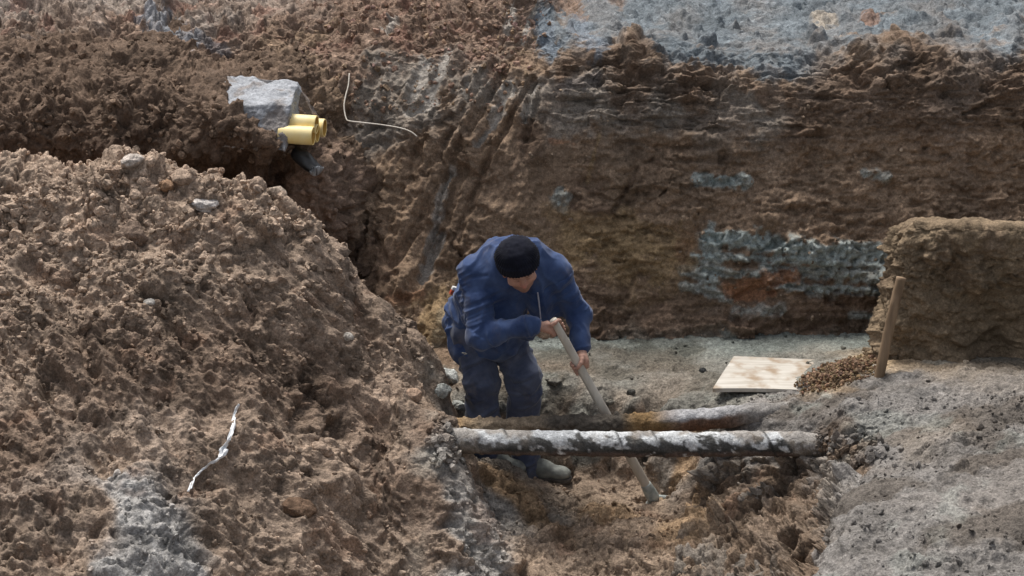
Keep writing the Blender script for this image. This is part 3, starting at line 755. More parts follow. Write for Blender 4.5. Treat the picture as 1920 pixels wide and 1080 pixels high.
# crumb pile at the pillar's foot
pile = np.exp(-((GPX - 1575) / 55) ** 2 - ((GPY - 702 + (GPX - 1575) * .28) / 17) ** 2)
i = pick((pile > .08), 4200, pile)
sz = .003 + .011 * rng.random(len(i)) ** 4 + .014 * rng.random(len(i)) ** 20
pc_ = np.array([.20, .135, .085]) * rng.uniform(.6, 1.5, (len(i), 1)) * np.array([1, 1, 1]) * rng.uniform(.9, 1.1, (len(i), 3))
clods("crumb_pile", GP[i] + np.array([0, 0, 1]) * (rng.random((len(i), 1)) * .05 * pile[i][:, None]), GN[i], sz, pc_, "rusty brown crumbs fallen in a pile between board and earth pillar", "soil pile", .1)
for nm, px_, py_, sx_, sy_, n_, lab in (("soil_crumbs", 838, 832, 24, 34, 420, "crumbled soil packed round the front pipe where it leaves the heap"), ("bank_crumbs", 1585, 838, 48, 24, 500, "grey brown crumbs round the front pipe where it enters the right bank")):
    near = np.exp(-((GPX - px_) / sx_) ** 2 - ((GPY - py_) / sy_) ** 2)
    i = pick(near > .08, n_, near)
    sz = .006 + .034 * rng.random(n_) ** 2.5
    clods(nm, GP[i] + np.array([0, -.02, .01]), GN[i], sz, gcol[i] * rng.uniform(.7, 1.25, (n_, 1)), lab, "soil crumbs")
# rubble on the slope above, top left, and on the bank
wp = WP.reshape(-1, 3); wn = grid_normals(WP).reshape(-1, 3); wn *= np.where(wn[:, 1:2] > 0, -1, 1)
wx, wy = to_px(wp)
m = (wx > 560) & (wx < 1040) & (wy > -20) & (wy < 210) & (wx + wy * .5 < 1060)
i = pick(m, 1500, np.clip(fbm(wp, 3, 3, 132) + .5, .02, 2))
sz = .005 + .024 * rng.random(len(i)) ** 4
rc = np.array([.25, .175, .13]) * rng.uniform(.6, 1.5, (len(i), 1)) * np.stack([np.ones(len(i)), rng.uniform(.9, 1.02, len(i)), rng.uniform(.85, 1.05, len(i))], -1)
clods("slope_rubble", wp[i], wn[i], sz, rc, "reddish rubble lying on the slope above the cut face", "rubble")
m = (wx > 640) & (wx < 1720) & (wy > 130) & (wy < 640)
i = pick(m, 1100, np.clip(fbm(wp, 2.5, 3, 136) + .4, .02, 2))
sz = .003 + .017 * rng.random(len(i)) ** 5
clods("embedded_stones", wp[i], wn[i], sz, np.array([.24, .18, .13]) * rng.uniform(.5, 1.6, (len(i), 1)), "small stones and crumbs stuck in the cut earth face behind the man", "stones", .6)
bp_ = BKP.reshape(-1, 3); bn = grid_normals(BKP).reshape(-1, 3); bn *= np.where(bn[:, 1:2] > 0, -1, 1)
bx, by = to_px(bp_)
i = pick((bx > -60) & (bx < 660) & (by > 70) & (by < 300), 1300)
sz = .006 + .028 * rng.random(len(i)) ** 4
clods("bank_clods", bp_[i], bn[i], sz, np.array([.15, .105, .075]) * rng.uniform(.6, 1.6, (len(i), 1)), "dark clods of earth on the bank round the concrete duct block", "clods")

# ------------------------------------------------------------------ single stones and lumps
def stone(name, P, w_, h_, dcol, label, cat, group, seed, flat_=1.0, rot=0.0, rough=.2):
    v = IV4.copy()
    n = 1 + rough * (1.1 * perlin(v + seed * 3.1, 1.1, seed) + .5 * perlin(v + seed, 2.4, seed + 1) + .22 * perlin(v + seed, 6, seed + 2))
    v = v * n[:, None]
    v = v * (1 + rough * .55 * cells(v + seed * 1.7, 1.3, seed + 4) + rough * .25 * cells(v + seed, 3.1, seed + 5))[:, None]
    # worn facets
    for k in range(4):
        dv = np.random.default_rng(seed * 10 + k).normal(size=3); dv /= np.linalg.norm(dv)
        dd = v @ dv; cut = .74
        v = v - np.where(dd > cut, (dd - cut) * .8, 0)[:, None] * dv
    v = v * np.array([w_ / 2, w_ / 2 * .8, h_ / 2])
    c, s = math.cos(rot), math.sin(rot)
    v = np.stack([v[:, 0] * c - v[:, 2] * s, v[:, 1], v[:, 0] * s + v[:, 2] * c], -1)
    col = np.array(dcol) * np.clip(1 + .3 * fbm(v, 30, 3, seed), .5, 1.5)[:, None]
    o = np_mesh(name, v, IF4, SOIL, col=col)
    o.location = P
    return tag(o, label, cat, group)

GS = "stones on the spoil heap"
pale, brn, dk = (.48, .42, .37), (.33, .245, .185), (.20, .145, .11)
lst = [
    (252, 307, 44, 26, pale, "pale rounded stone at the left end of the heap crest", 1.0, .1),
    (345, 333, 52, 26, brn, "long brown lump on the crest of the heap, left part", 1.0, -.15),
    (424, 342, 24, 18, brn, "small round clod on the heap crest left of the tall one", 1.0, 0),
    (485, 348, 32, 34, brn, "tall round clod standing on the heap crest", 1.0, .1),
    (520, 360, 34, 28, (.36, .29, .23), "slanted clod right of the tall one on the heap crest", 1.0, -.5),
    (376, 381, 70, 26, (.50, .46, .43), "flat whitish stone lying just below the heap crest", 1.0, -.1),
    (248, 440, 58, 48, dk, "dark reddish lump low on the heap's upper left shoulder", 1.0, .2),
    (283, 567, 20, 14, (.45, .42, .38), "small white pebble on the left flank of the heap", 1.0, 0),
    (312, 350, 28, 22, (.30, .19, .12), "little rust brown clod beside the long lump on the crest", 1.0, 0),
    (560, 955, 62, 36, (.14, .09, .06), "dark brown lump sunk in the front of the heap", 1.0, -.2),
    (655, 632, 24, 18, (.46, .42, .37), "pale cream stone on the heap above the pit", 1.0, .1),
    (776, 742, 38, 30, (.36, .25, .18), "brown block of soil near the right edge of the heap", 1.0, .2),
    (605, 840, 46, 26, brn, "soil lump half buried in the middle of the heap's flank", 1.0, -.3),
]
for k, (px, py, w_, h_, c, lab, fl, rt) in enumerate(lst):
    P = ground_at(px, py)
    s = (P[1] + 11.5) / 4000.0
    stone("stone" if 'ston' in lab or 'pebble' in lab else "soil_lump", P + np.array([0, .01, .004]), w_ * s, h_ * s * 1.1, c, lab, "stone" if 'ston' in lab or 'pebble' in lab else "soil lump", GS, 20 + k, fl, rt, .25)
for k, (px, py, w_, h_, c, lab, rt) in enumerate([
    (842, 706, 46, 28, (.42, .43, .41), "grey white lump on the heap edge beside the man's leg", -.7),
    (833, 735, 44, 26, (.30, .31, .29), "greenish grey slab of clay below the grey white lump", .5),
    (862, 760, 30, 20, (.30, .31, .29), "small clay lump at the foot of the heap beside the trousers", 0)]):
    P = ground_at(px, py); s = (P[1] + 11.5) / 4000.0
    stone("clay_lump", P + np.array([0, .0, .01]), w_ * s, h_ * s, c, lab, "clay lump", "clay lumps beside the man", 60 + k, 1, rt, .3)
for k, (px, py, w_, h_, c, lab) in enumerate([
    (1316, 692, 16, 10, (.045, .045, .045), "black clod alone on the grey floor left of the board"),
    (1181, 732, 17, 11, (.09, .085, .075), "dark clod on the floor above the rear pipe"),
    (1040, 712, 30, 14, (.15, .14, .12), "dark lump on the floor right of the trousers"),
    (1145, 755, 18, 9, (.14, .13, .11), "flat dark clod close to the rear pipe and tool handle"),
    (1640, 686, 12, 9, (.35, .32, .28), "light crumb at the foot of the earth pillar")]):
    P = ground_at(px, py); s = (P[1] + 11.5) / 4000.0
    stone("clod", P + np.array([0, 0, .006]), w_ * s, h_ * s * 1.2, c, lab, "clod", "clods on the pit floor", 80 + k, 1, 0, .3)

# ------------------------------------------------------------------ tubes
def tube(path, radii, nseg=24, nlen=None, cap=True):
    path = np.asarray(path, float)
    if nlen:
        path = spline(path, nlen); radii = np.interp(np.linspace(0, 1, nlen), np.linspace(0, 1, len(np.atleast_1d(radii))), np.atleast_1d(radii))
    n = len(path); radii = np.broadcast_to(radii, (n,))
    T = np.gradient(path, axis=0); T /= np.linalg.norm(T, axis=1, keepdims=True)
    u = np.cross(T[0], [0, 0, 1.0]);
    if np.linalg.norm(u) < 1e-3: u = np.cross(T[0], [0, 1.0, 0])
    u /= np.linalg.norm(u)
    V = []; A = np.linspace(0, 2 * np.pi, nseg, endpoint=False)
    for k in range(n):
        u = u - T[k] * (u @ T[k]); u /= np.linalg.norm(u); vv = np.cross(T[k], u)
        V.append(path[k] + radii[k] * (np.cos(A)[:, None] * u + np.sin(A)[:, None] * vv))
    V = np.array(V)
    i = np.arange(n - 1)[:, None] * nseg; j = np.arange(nseg)[None]; j2 = (j + 1) % nseg
    F = np.stack([i + j, i + j2, i + nseg + j2, i + nseg + j], -1).reshape(-1, 4)
    return V, F, T

def tube_obj(name, path, radii, mat, parent=None, nseg=12, nlen=None, rough=0.0, seed=0, col=None, capr=True):
    V, F, T = tube(path, radii, nseg, nlen)
    v = V.reshape(-1, 3)
    if rough:
        c = np.repeat(V.mean(1), nseg, 0); nn = v - c; nn /= np.linalg.norm(nn, axis=1, keepdims=True)
        v = v + nn * (fbm(v, 25, 3, seed) * rough)[:, None]
    Fs = [F]
    if capr:
        n0 = len(v)
        v = np.concatenate([v, V[0].mean(0)[None], V[-1].mean(0)[None]])
        j = np.arange(nseg); j2 = (j + 1) % nseg; b = len(V) * nseg - nseg
        Fs.append(np.concatenate([np.stack([j2, j, np.full(nseg, n0)], -1), np.stack([b + j, b + j2, np.full(nseg, n0 + 1)], -1)]))
        if col is not None: col = np.concatenate([col, col[:1], col[-1:]])
    return np_mesh(name, v, Fs, mat, parent, col=col)

def old_pipe(name, path, r, front, label):
    V, F, T = tube(path, r, 72, 420)
    v = V.reshape(-1, 3)
    c = np.repeat(V.mean(1), 72, 0); nn = (v - c) / r
    ln = np.repeat(np.linspace(0, 1, 420), 72); x = v[:, 0]
    ang = np.arctan2(nn[:, 2], -nn[:, 1])
    sp = (x * 5.2 + ang / (2 * np.pi) * .9)                      # spiral lap of the wrapping
    lap = np.abs((sp % 1.0) - .5) * 2
    pb, idp = pebble(v, 22, 141, .6)
    if front:
        dv = fbm(v, 14, 4, 142) * .006 + sstep(.86, 1.0, lap) * .006 + fbm(v, 40, 2, 149) * .002
        wrap = fbm(np.stack([sp * 1.2, ang * .55, x * .9], -1), 2.2, 4, 143)
        lime_toplight = sstep(-.10, .16, nn[:, 2] * .62 + fbm(v, 8, 4, 144) * .6 + fbm(v, 34, 3, 150) * .4 + wrap * .6 - .14)  # lime coat kept to the upper side, overhead light painted in with it
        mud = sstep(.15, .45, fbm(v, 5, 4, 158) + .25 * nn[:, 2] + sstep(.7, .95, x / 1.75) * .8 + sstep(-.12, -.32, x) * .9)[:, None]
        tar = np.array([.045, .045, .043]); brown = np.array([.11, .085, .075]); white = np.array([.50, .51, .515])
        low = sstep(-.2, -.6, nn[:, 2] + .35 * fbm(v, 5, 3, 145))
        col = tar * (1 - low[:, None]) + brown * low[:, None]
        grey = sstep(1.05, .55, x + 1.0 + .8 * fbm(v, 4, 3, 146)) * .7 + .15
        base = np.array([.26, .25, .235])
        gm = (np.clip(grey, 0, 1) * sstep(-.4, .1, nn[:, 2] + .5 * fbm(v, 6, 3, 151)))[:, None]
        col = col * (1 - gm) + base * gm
        col = col * (1 - lime_toplight[:, None]) + white * lime_toplight[:, None] * np.clip(1 + .25 * fbm(v, 30, 3, 147), .6, 1.2)[:, None]
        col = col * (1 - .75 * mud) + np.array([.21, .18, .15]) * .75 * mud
        seam = sstep(.90, .97, lap) * sstep(-.2, .3, fbm(v, 6, 3, 148)) * .8
        col = col * (1 - seam[:, None]) + tar * seam[:, None]
    else:
        tt = np.clip((x - v[:, 0].min()) / np.ptp(v[:, 0]), 0, 1)
        crust = sstep(.62, .45, tt)
        dv = fbm(v, 9, 4, 152) * .012 + crust * (pb * .025 + fbm(v, 20, 3, 153) * .014) * sstep(-.5, .3, nn[:, 2])
        e = np.array([.22, .17, .12]); og = np.array([.33, .21, .10]); dkk = np.array([.07, .06, .05]); wh = np.array([.33, .325, .33]); rs = np.array([.13, .075, .05])
        mo = sstep(.12, 0.0, tt)[:, None]; col = e * (1 - mo) + og * mo
        mdk = (sstep(.20, .34, tt + .05 * fbm(v, 8, 2, 154)) * sstep(.52, .46, tt))[:, None]
        col = col * (1 - mdk) + dkk * mdk
        o2 = (sstep(.45, .5, tt) * sstep(.62, .55, tt))[:, None]; col = col * (1 - o2) + og * .55 * o2
        r2 = sstep(.55, .62, tt)[:, None]; col = col * (1 - r2) + rs * r2
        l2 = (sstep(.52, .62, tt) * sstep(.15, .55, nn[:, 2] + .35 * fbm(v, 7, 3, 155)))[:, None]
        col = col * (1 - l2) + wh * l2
        em = sstep(.66, .84, tt + .06 * fbm(v, 8, 2, 159))[:, None]; col = col * (1 - em) + np.array([.21, .195, .18]) * em
        col = col * np.clip(1 + .35 * fbm(v, 22, 3, 156), .5, 1.5)[:, None]
    v = v + nn * dv[:, None]
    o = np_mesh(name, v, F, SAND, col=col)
    return tag(o, label, "pipe", "old pipes crossing the hole")

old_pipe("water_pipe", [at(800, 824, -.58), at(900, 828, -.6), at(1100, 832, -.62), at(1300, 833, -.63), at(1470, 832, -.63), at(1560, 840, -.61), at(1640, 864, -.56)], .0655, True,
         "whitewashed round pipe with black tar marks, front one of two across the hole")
old_pipe("water_pipe", [at(820, 806, -.32), at(900, 803, -.34), at(1050, 800, -.35), at(1200, 795, -.35), at(1330, 785, -.31), at(1440, 774, -.24), at(1560, 776, -.16)], .058, False,
         "soil crusted rusty pipe lying behind the white one")

u_ = rng.random(520) ** .6; a_ = rng.uniform(-1.0, 2.4, 520)
cx_ = at(1525 + 78 * u_, 832 + 0 * u_, -.63 + 0 * u_)
nd_ = np.stack([0 * a_, -np.cos(a_), np.sin(a_)], -1)
clods("pipe_end_soil", cx_ + nd_ * .064, nd_, .005 + .026 * rng.random(520) ** 2.2 * (.3 + u_), np.array([.20, .172, .15]) * rng.uniform(.55, 1.35, (520, 1)), "lumps of grey brown soil lying over the right end of the front pipe", "soil crumbs", .4)

# ------------------------------------------------------------------ ducts on the left bank
concrete = mat_soil("concrete", rough=.9, bump=.7, grain=.7)
def rough_block(name, corners, seed, amp, c, label, cat):
    """eight corners: bottom 0-3, top 4-7"""
    c8 = np.asarray(corners)
    n = 40; u = np.linspace(0, 1, n)
    faces = [(0, 1, 5, 4), (1, 2, 6, 5), (2, 3, 7, 6), (3, 0, 4, 7), (4, 5, 6, 7), (3, 2, 1, 0)]
    b = bmesh.new()
    for f in faces:
        a0, a1_, a2_, a3 = [c8[k] for k in f]
        gp = ((1 - u)[:, None, None] * ((1 - u)[None, :, None] * a0 + u[None, :, None] * a1_) + u[:, None, None] * ((1 - u)[None, :, None] * a3 + u[None, :, None] * a2_))
        vs = [[b.verts.new(gp[i_, j_]) for j_ in range(n)] for i_ in range(n)]
        for i_ in range(n - 1):
            for j_ in range(n - 1):
                b.faces.new((vs[i_][j_], vs[i_][j_ + 1], vs[i_ + 1][j_ + 1], vs[i_ + 1][j_]))
    bmesh.ops.remove_doubles(b, verts=b.verts, dist=1e-5)
    b.normal_update()
    v = np.array([x.co[:] for x in b.verts]); nn = np.array([x.normal[:] for x in b.verts])
    f = np.array([[q.index for q in x.verts] for x in b.faces]); b.free()
    cen = c8.mean(0)
    pb, _ = pebble(v, 26, seed, .6)
    v2 = v + nn * (fbm(v, 9, 4, seed) * amp + pb * amp * .5 + fbm(v, 40, 2, seed + 3) * amp * .25)[:, None]
    col = np.array(c) * np.clip(1 + .3 * fbm(v, 7, 4, seed + 1) + .15 * fbm(v, 40, 2, seed + 2), .5, 1.5)[:, None]
    dirt = sstep(.1, .4, fbm(v, 6, 3, seed + 5))[:, None] * .5
    col = col * (1 - dirt) + np.array([.2, .15, .11]) * dirt
    o = np_mesh(name, v2, f, concrete, col=col)
    return tag(o, label, cat)

q0 = at(545, 262, 1.0)
zt = at(545, 158, 1.38)[2]
xr = q0[0]; xl = at(400, 200, 1.2)[0]
rough_block("concrete_duct_block", [(xl, 1.0, 1.66), (xr - .03, .93, q0[2] - .05), (xr + .015, 1.40, q0[2]), (xl, 1.5, 1.7),
                               (xl + .02, 1.10, zt - .07), (xr + .002, 1.05, zt - .055), (xr + .01, 1.42, zt + .01), (xl + .05, 1.55, zt + .02)], 161, .022, (.31, .32, .34),
            "rough grey concrete block in the left bank that cases the yellow ducts", "concrete block")
rough_block("stone_slab", [tuple(at(548, 222, 1.42)), tuple(at(592, 226, 1.40)), tuple(at(600, 216, 1.5)), tuple(at(556, 214, 1.5)),
                             tuple(at(546, 172, 1.46)), tuple(at(566, 172, 1.46)), tuple(at(566, 168, 1.55)), tuple(at(546, 168, 1.55))], 171, .008, (.19, .155, .135),
            "brown grey slab standing behind the yellow ducts beside the concrete block", "slab")

yel = mat_noise("yellow_plastic", (.86, .64, .22), (.90, .74, .38), 9, .45, .1, 60, spec=.4, dist=.002)
yin = mat_noise("yellow_plastic_inside", (.60, .36, .08), (.66, .42, .12), 9, .55, .1, 60, spec=.3)
ax = np.array([1.0, -.16, -.03]); ax /= np.linalg.norm(ax)
def duct(px, py, Y, L_, label):
    e = at(px, py, Y); r = .054; ri = .0475
    root = empty("duct_pipe", e - ax * L_)
    tag(root, label, "duct pipe", "yellow plastic ducts in the left bank")
    off = e - ax * L_
    n = 40; A = np.linspace(0, 2 * np.pi, n, endpoint=False)
    u = np.cross(ax, [0, 0, 1]); u /= np.linalg.norm(u); vv = np.cross(ax, u)
    ring = lambda rad, s: (ax * s + rad * (np.cos(A)[:, None] * u + np.sin(A)[:, None] * vv))
    def loft(rs, nm, mt):
        V = np.concatenate(rs); j = np.arange(n); j2 = (j + 1) % n
        F = np.concatenate([np.stack([k * n + j, k * n + j2, (k + 1) * n + j2, (k + 1) * n + j], -1) for k in range(len(rs) - 1)])
        return np_mesh(nm, V, F, mt, root)
    loft([ring(r, 0), ring(r, L_ - .004), ring(r - .0015, L_), ring(ri + .001, L_), ring(ri, L_ - .002)], "pipe_wall", yel)
    loft([ring(ri, L_ - .002), ring(ri, .06), ring(.001, .06)], "bore", yin)
duct(588, 255, .99, .20, "nearest yellow duct pipe, lowest of the bundle")
duct(596, 250, 1.11, .25, "lower yellow duct pipe tucked just behind the nearest one")
duct(594, 234, 1.07, .24, "upper yellow duct pipe resting on the two lower ones")
duct(609, 240, 1.21, .30, "yellow duct pipe sticking out farthest right with open mouth")

blk = mat_noise("black_plastic", (.006, .007, .008), (.03, .032, .034), 12, .45, .3, 40, spec=.5)
grp = mat_noise("grey_plastic", (.25, .26, .27), (.5, .5, .5), 12, .5, .3, 40)
t_ = empty("broken_pipe", at(560, 292, 1.06)); tag(t_, "torn black plastic pipe end jutting from the bank under the yellow ducts", "broken pipe")
def rel(o, root):
    for v_ in o.data.vertices: v_.co -= Vector(root.location)
    return o
base = [at(548, 280, 1.12), at(562, 292, 1.06), at(580, 305, .99), at(594, 316, .94)]
V, F, T = tube(base, [.03, .045, .05, .045], 28, 30)
nr = V.shape[1]
Vv = V.copy()
for k in range(30):
    cut = k / 29
    for j in range(nr):
        rv = Vv[k, j] - V[k].mean(0)
        if cut > .5 and rv[2] > 0: Vv[k, j] = V[k].mean(0) + rv * (1 - .75 * (cut - .5) * 2 * min(1, rv[2] / .03))
o = np_mesh("pipe_wall", Vv.reshape(-1, 3) - np.array(t_.location), F, blk, t_)
sm = o.modifiers.new("thickness", 'SOLIDIFY'); sm.thickness = .006
rim = [Vv[-1, j] for j in range(nr) if (Vv[-1, j] - V[-1].mean(0))[2] < .012]
rim = sorted(rim, key=lambda q: q[0])
rel(tube_obj("torn_rim", np.array(rim), .006, grp, t_, 8), t_)

# ------------------------------------------------------------------ wire, plastic strip, rod, board, stake
wire_m = mat_noise("pale_wire", (.50, .45, .38), (.62, .57, .5), 20, .5, .1, 60)
pts = [(655, 138, 1.90), (653, 160, 1.84), (648, 180, 1.78), (645, 200, 1.72), (649, 222, 1.66), (656, 227, 1.63), (680, 230, 1.60), (715, 234, 1.58), (750, 240, 1.55), (770, 247, 1.52), (782, 256, 1.50)]
o = tube_obj("wire", np.array([at(a, b, c - .05) for a, b, c in pts]), .0042, wire_m, nseg=8, nlen=90)
tag(o, "bent pale wire hanging on the slope right of the yellow ducts", "wire")

stripm = mat_noise("white_plastic_film", (.62, .64, .66), (.86, .87, .88), 22, .4, .6, 40, dist=.006)
sp_px = [(444, 764), (438, 780), (434, 800), (428, 825), (424, 845), (415, 858), (400, 872), (385, 888), (370, 903), (357, 919)]
wd_ = [.010, .012, .012, .017, .024, .026, .014, .017, .014, .012]
c_ = np.array([ground_at(a, b) + np.array([0, -.02, .018]) for a, b in sp_px])
cs = spline(c_, 70); ws = np.interp(np.linspace(0, 1, 70), np.linspace(0, 1, 10), wd_)
acr = np.array([.75, .35, .45]); nu_ = 9
Vs = []
for k in range(70):
    for j in range(nu_):
        s = (j / (nu_ - 1) - .5) * 2
        ph = k * .35
        Vs.append(cs[k] + acr * s * ws[k] * (1 + .25 * math.sin(k * 1.3)) + np.array([0, -.5, .7]) * (.008 * math.sin(s * 5 + ph) + .006 * math.sin(k * .9 + s * 2)))
o = np_mesh("plastic_strip", np.array(Vs), grid_faces(70, nu_), stripm)
sm = o.modifiers.new("thickness", 'SOLIDIFY'); sm.thickness = .002
tag(o, "crumpled white plastic strip lying on the flank of the heap", "plastic strip")

iron = mat_noise("rusty_iron", (.03, .03, .035), (.07, .06, .06), 30, .6, .4, 60)
o = tube_obj("iron_rod", np.array([at(1668, 766, -.5), at(1700, 752, -.42), at(1740, 737, -.33)]), .010, iron, nseg=10, nlen=20, rough=.002)
tag(o, "dark iron rod end lying on the grey bank near the right edge", "rod")

def wood(name, c1, c2, sc, stretch, rough=.75):
    return mat_noise(name, c1, c2, sc, rough, .5, sc * 1.6, stretch, dist=.003, lo=.3, hi=.7)
boardm = bpy.data.materials.new("weathered_board"); boardm.use_nodes = True
nt2 = boardm.node_tree; N = nt2.nodes; L = nt2.links; b = N["Principled BSDF"]; b.inputs["Roughness"].default_value = .8
tc = N.new("ShaderNodeTexCoord"); mp = N.new("ShaderNodeMapping"); mp.inputs["Scale"].default_value = (1.6, 13, 13); L.new(tc.outputs["Object"], mp.inputs[0])
n1 = N.new("ShaderNodeTexNoise"); n1.inputs["Scale"].default_value = 2.0; n1.inputs["Detail"].default_value = 6; L.new(mp.outputs[0], n1.inputs[0])
cr = N.new("ShaderNodeValToRGB"); cr.color_ramp.elements[0].position = .3; cr.color_ramp.elements[0].color = (.36, .325, .275, 1); cr.color_ramp.elements[1].position = .62; cr.color_ramp.elements[1].color = (.50, .47, .42, 1)
L.new(n1.outputs[0], cr.inputs[0])
n2 = N.new("ShaderNodeTexNoise"); n2.inputs["Scale"].default_value = 9; n2.inputs["Detail"].default_value = 5; L.new(tc.outputs["Object"], n2.inputs[0])
cr2 = N.new("ShaderNodeValToRGB"); cr2.color_ramp.elements[0].position = .465; cr2.color_ramp.elements[0].color = (0, 0, 0, 1); cr2.color_ramp.elements[1].position = .66; cr2.color_ramp.elements[1].color = (.85, .85, .85, 1)
L.new(n2.outputs[0], cr2.inputs[0])
mx = N.new("ShaderNodeMix"); mx.data_type = 'RGBA'; L.new(cr2.outputs[0], mx.inputs["Factor"]); L.new(cr.outputs[0], mx.inputs["A"]); mx.inputs["B"].default_value = (.25, .17, .10, 1)
L.new(mx.outputs["Result"], b.inputs["Base Color"])
bpn = N.new("ShaderNodeBump"); bpn.inputs["Strength"].default_value = .4; bpn.inputs["Distance"].default_value = .003; L.new(n1.outputs[0], bpn.inputs["Height"]); L.new(bpn.outputs[0], b.inputs["Normal"])
def floor_z(x0, x1, y0, y1):
    m = (GPX > x0) & (GPX < x1) & (GPY > y0) & (GPY < y1) & (GP[:, 2] < .6)
    return np.percentile(GP[m, 2], 65)
zf, zk = floor_z(1340, 1500, 722, 742), floor_z(1390, 1560, 668, 690)
cb = [atz(1336, 733, zf), atz(1520, 737, zf), atz(1580, 678, zk), atz(1376, 674, zk)]
b_ = bmesh.new(); th = .022
n = 14; u = np.linspace(0, 1, n)
def bp2(s, t, z):
    p = (1 - t) * ((1 - s) * cb[0] + s * cb[1]) + t * ((1 - s) * cb[3] + s * cb[2])
    return Vector(p) + Vector((0, 0, z + .004 + .006 * math.sin(s * 3 + t * 2)))
tv = [[b_.verts.new(bp2(s, t, th / 2)) for s in u] for t in u]; bv = [[b_.verts.new(bp2(s, t, -th / 2)) for s in u] for t in u]
for i_ in range(n - 1):
    for j_ in range(n - 1):
        b_.faces.new((tv[i_][j_], tv[i_][j_ + 1], tv[i_ + 1][j_ + 1], tv[i_ + 1][j_])); b_.faces.new((bv[i_][j_], bv[i_ + 1][j_], bv[i_ + 1][j_ + 1], bv[i_][j_ + 1]))
for k in range(n - 1):
    b_.faces.new((tv[0][k], bv[0][k], bv[0][k + 1], tv[0][k + 1])); b_.faces.new((tv[-1][k + 1], bv[-1][k + 1], bv[-1][k], tv[-1][k]))
    b_.faces.new((tv[k + 1][0], bv[k + 1][0], bv[k][0], tv[k][0])); b_.faces.new((tv[k][-1], bv[k][-1], bv[k + 1][-1], tv[k + 1][-1]))
me = bpy.data.meshes.new("wooden_board"); b_.to_mesh(me); b_.free(); me.materials.append(boardm)
o = bpy.data.objects.new("wooden_board", me); COL.objects.link(o)
tag(o, "pale weathered wooden board lying flat on the grey pit floor", "board")

stakem = wood("brown_wood", (.15, .10, .06), (.29, .20, .125), 30, (1, 1, .12))
o = tube_obj("wooden_stake", np.array([at(1646, 718, -.08), at(1660, 650, -.06), at(1674, 585, -.04), at(1690, 520, -.02)]), [.029, .028, .027, .026], stakem, nseg=16, nlen=40, rough=.0025, seed=5)
tag(o, "brown wooden stake leaning against the earth pillar at right", "stake")

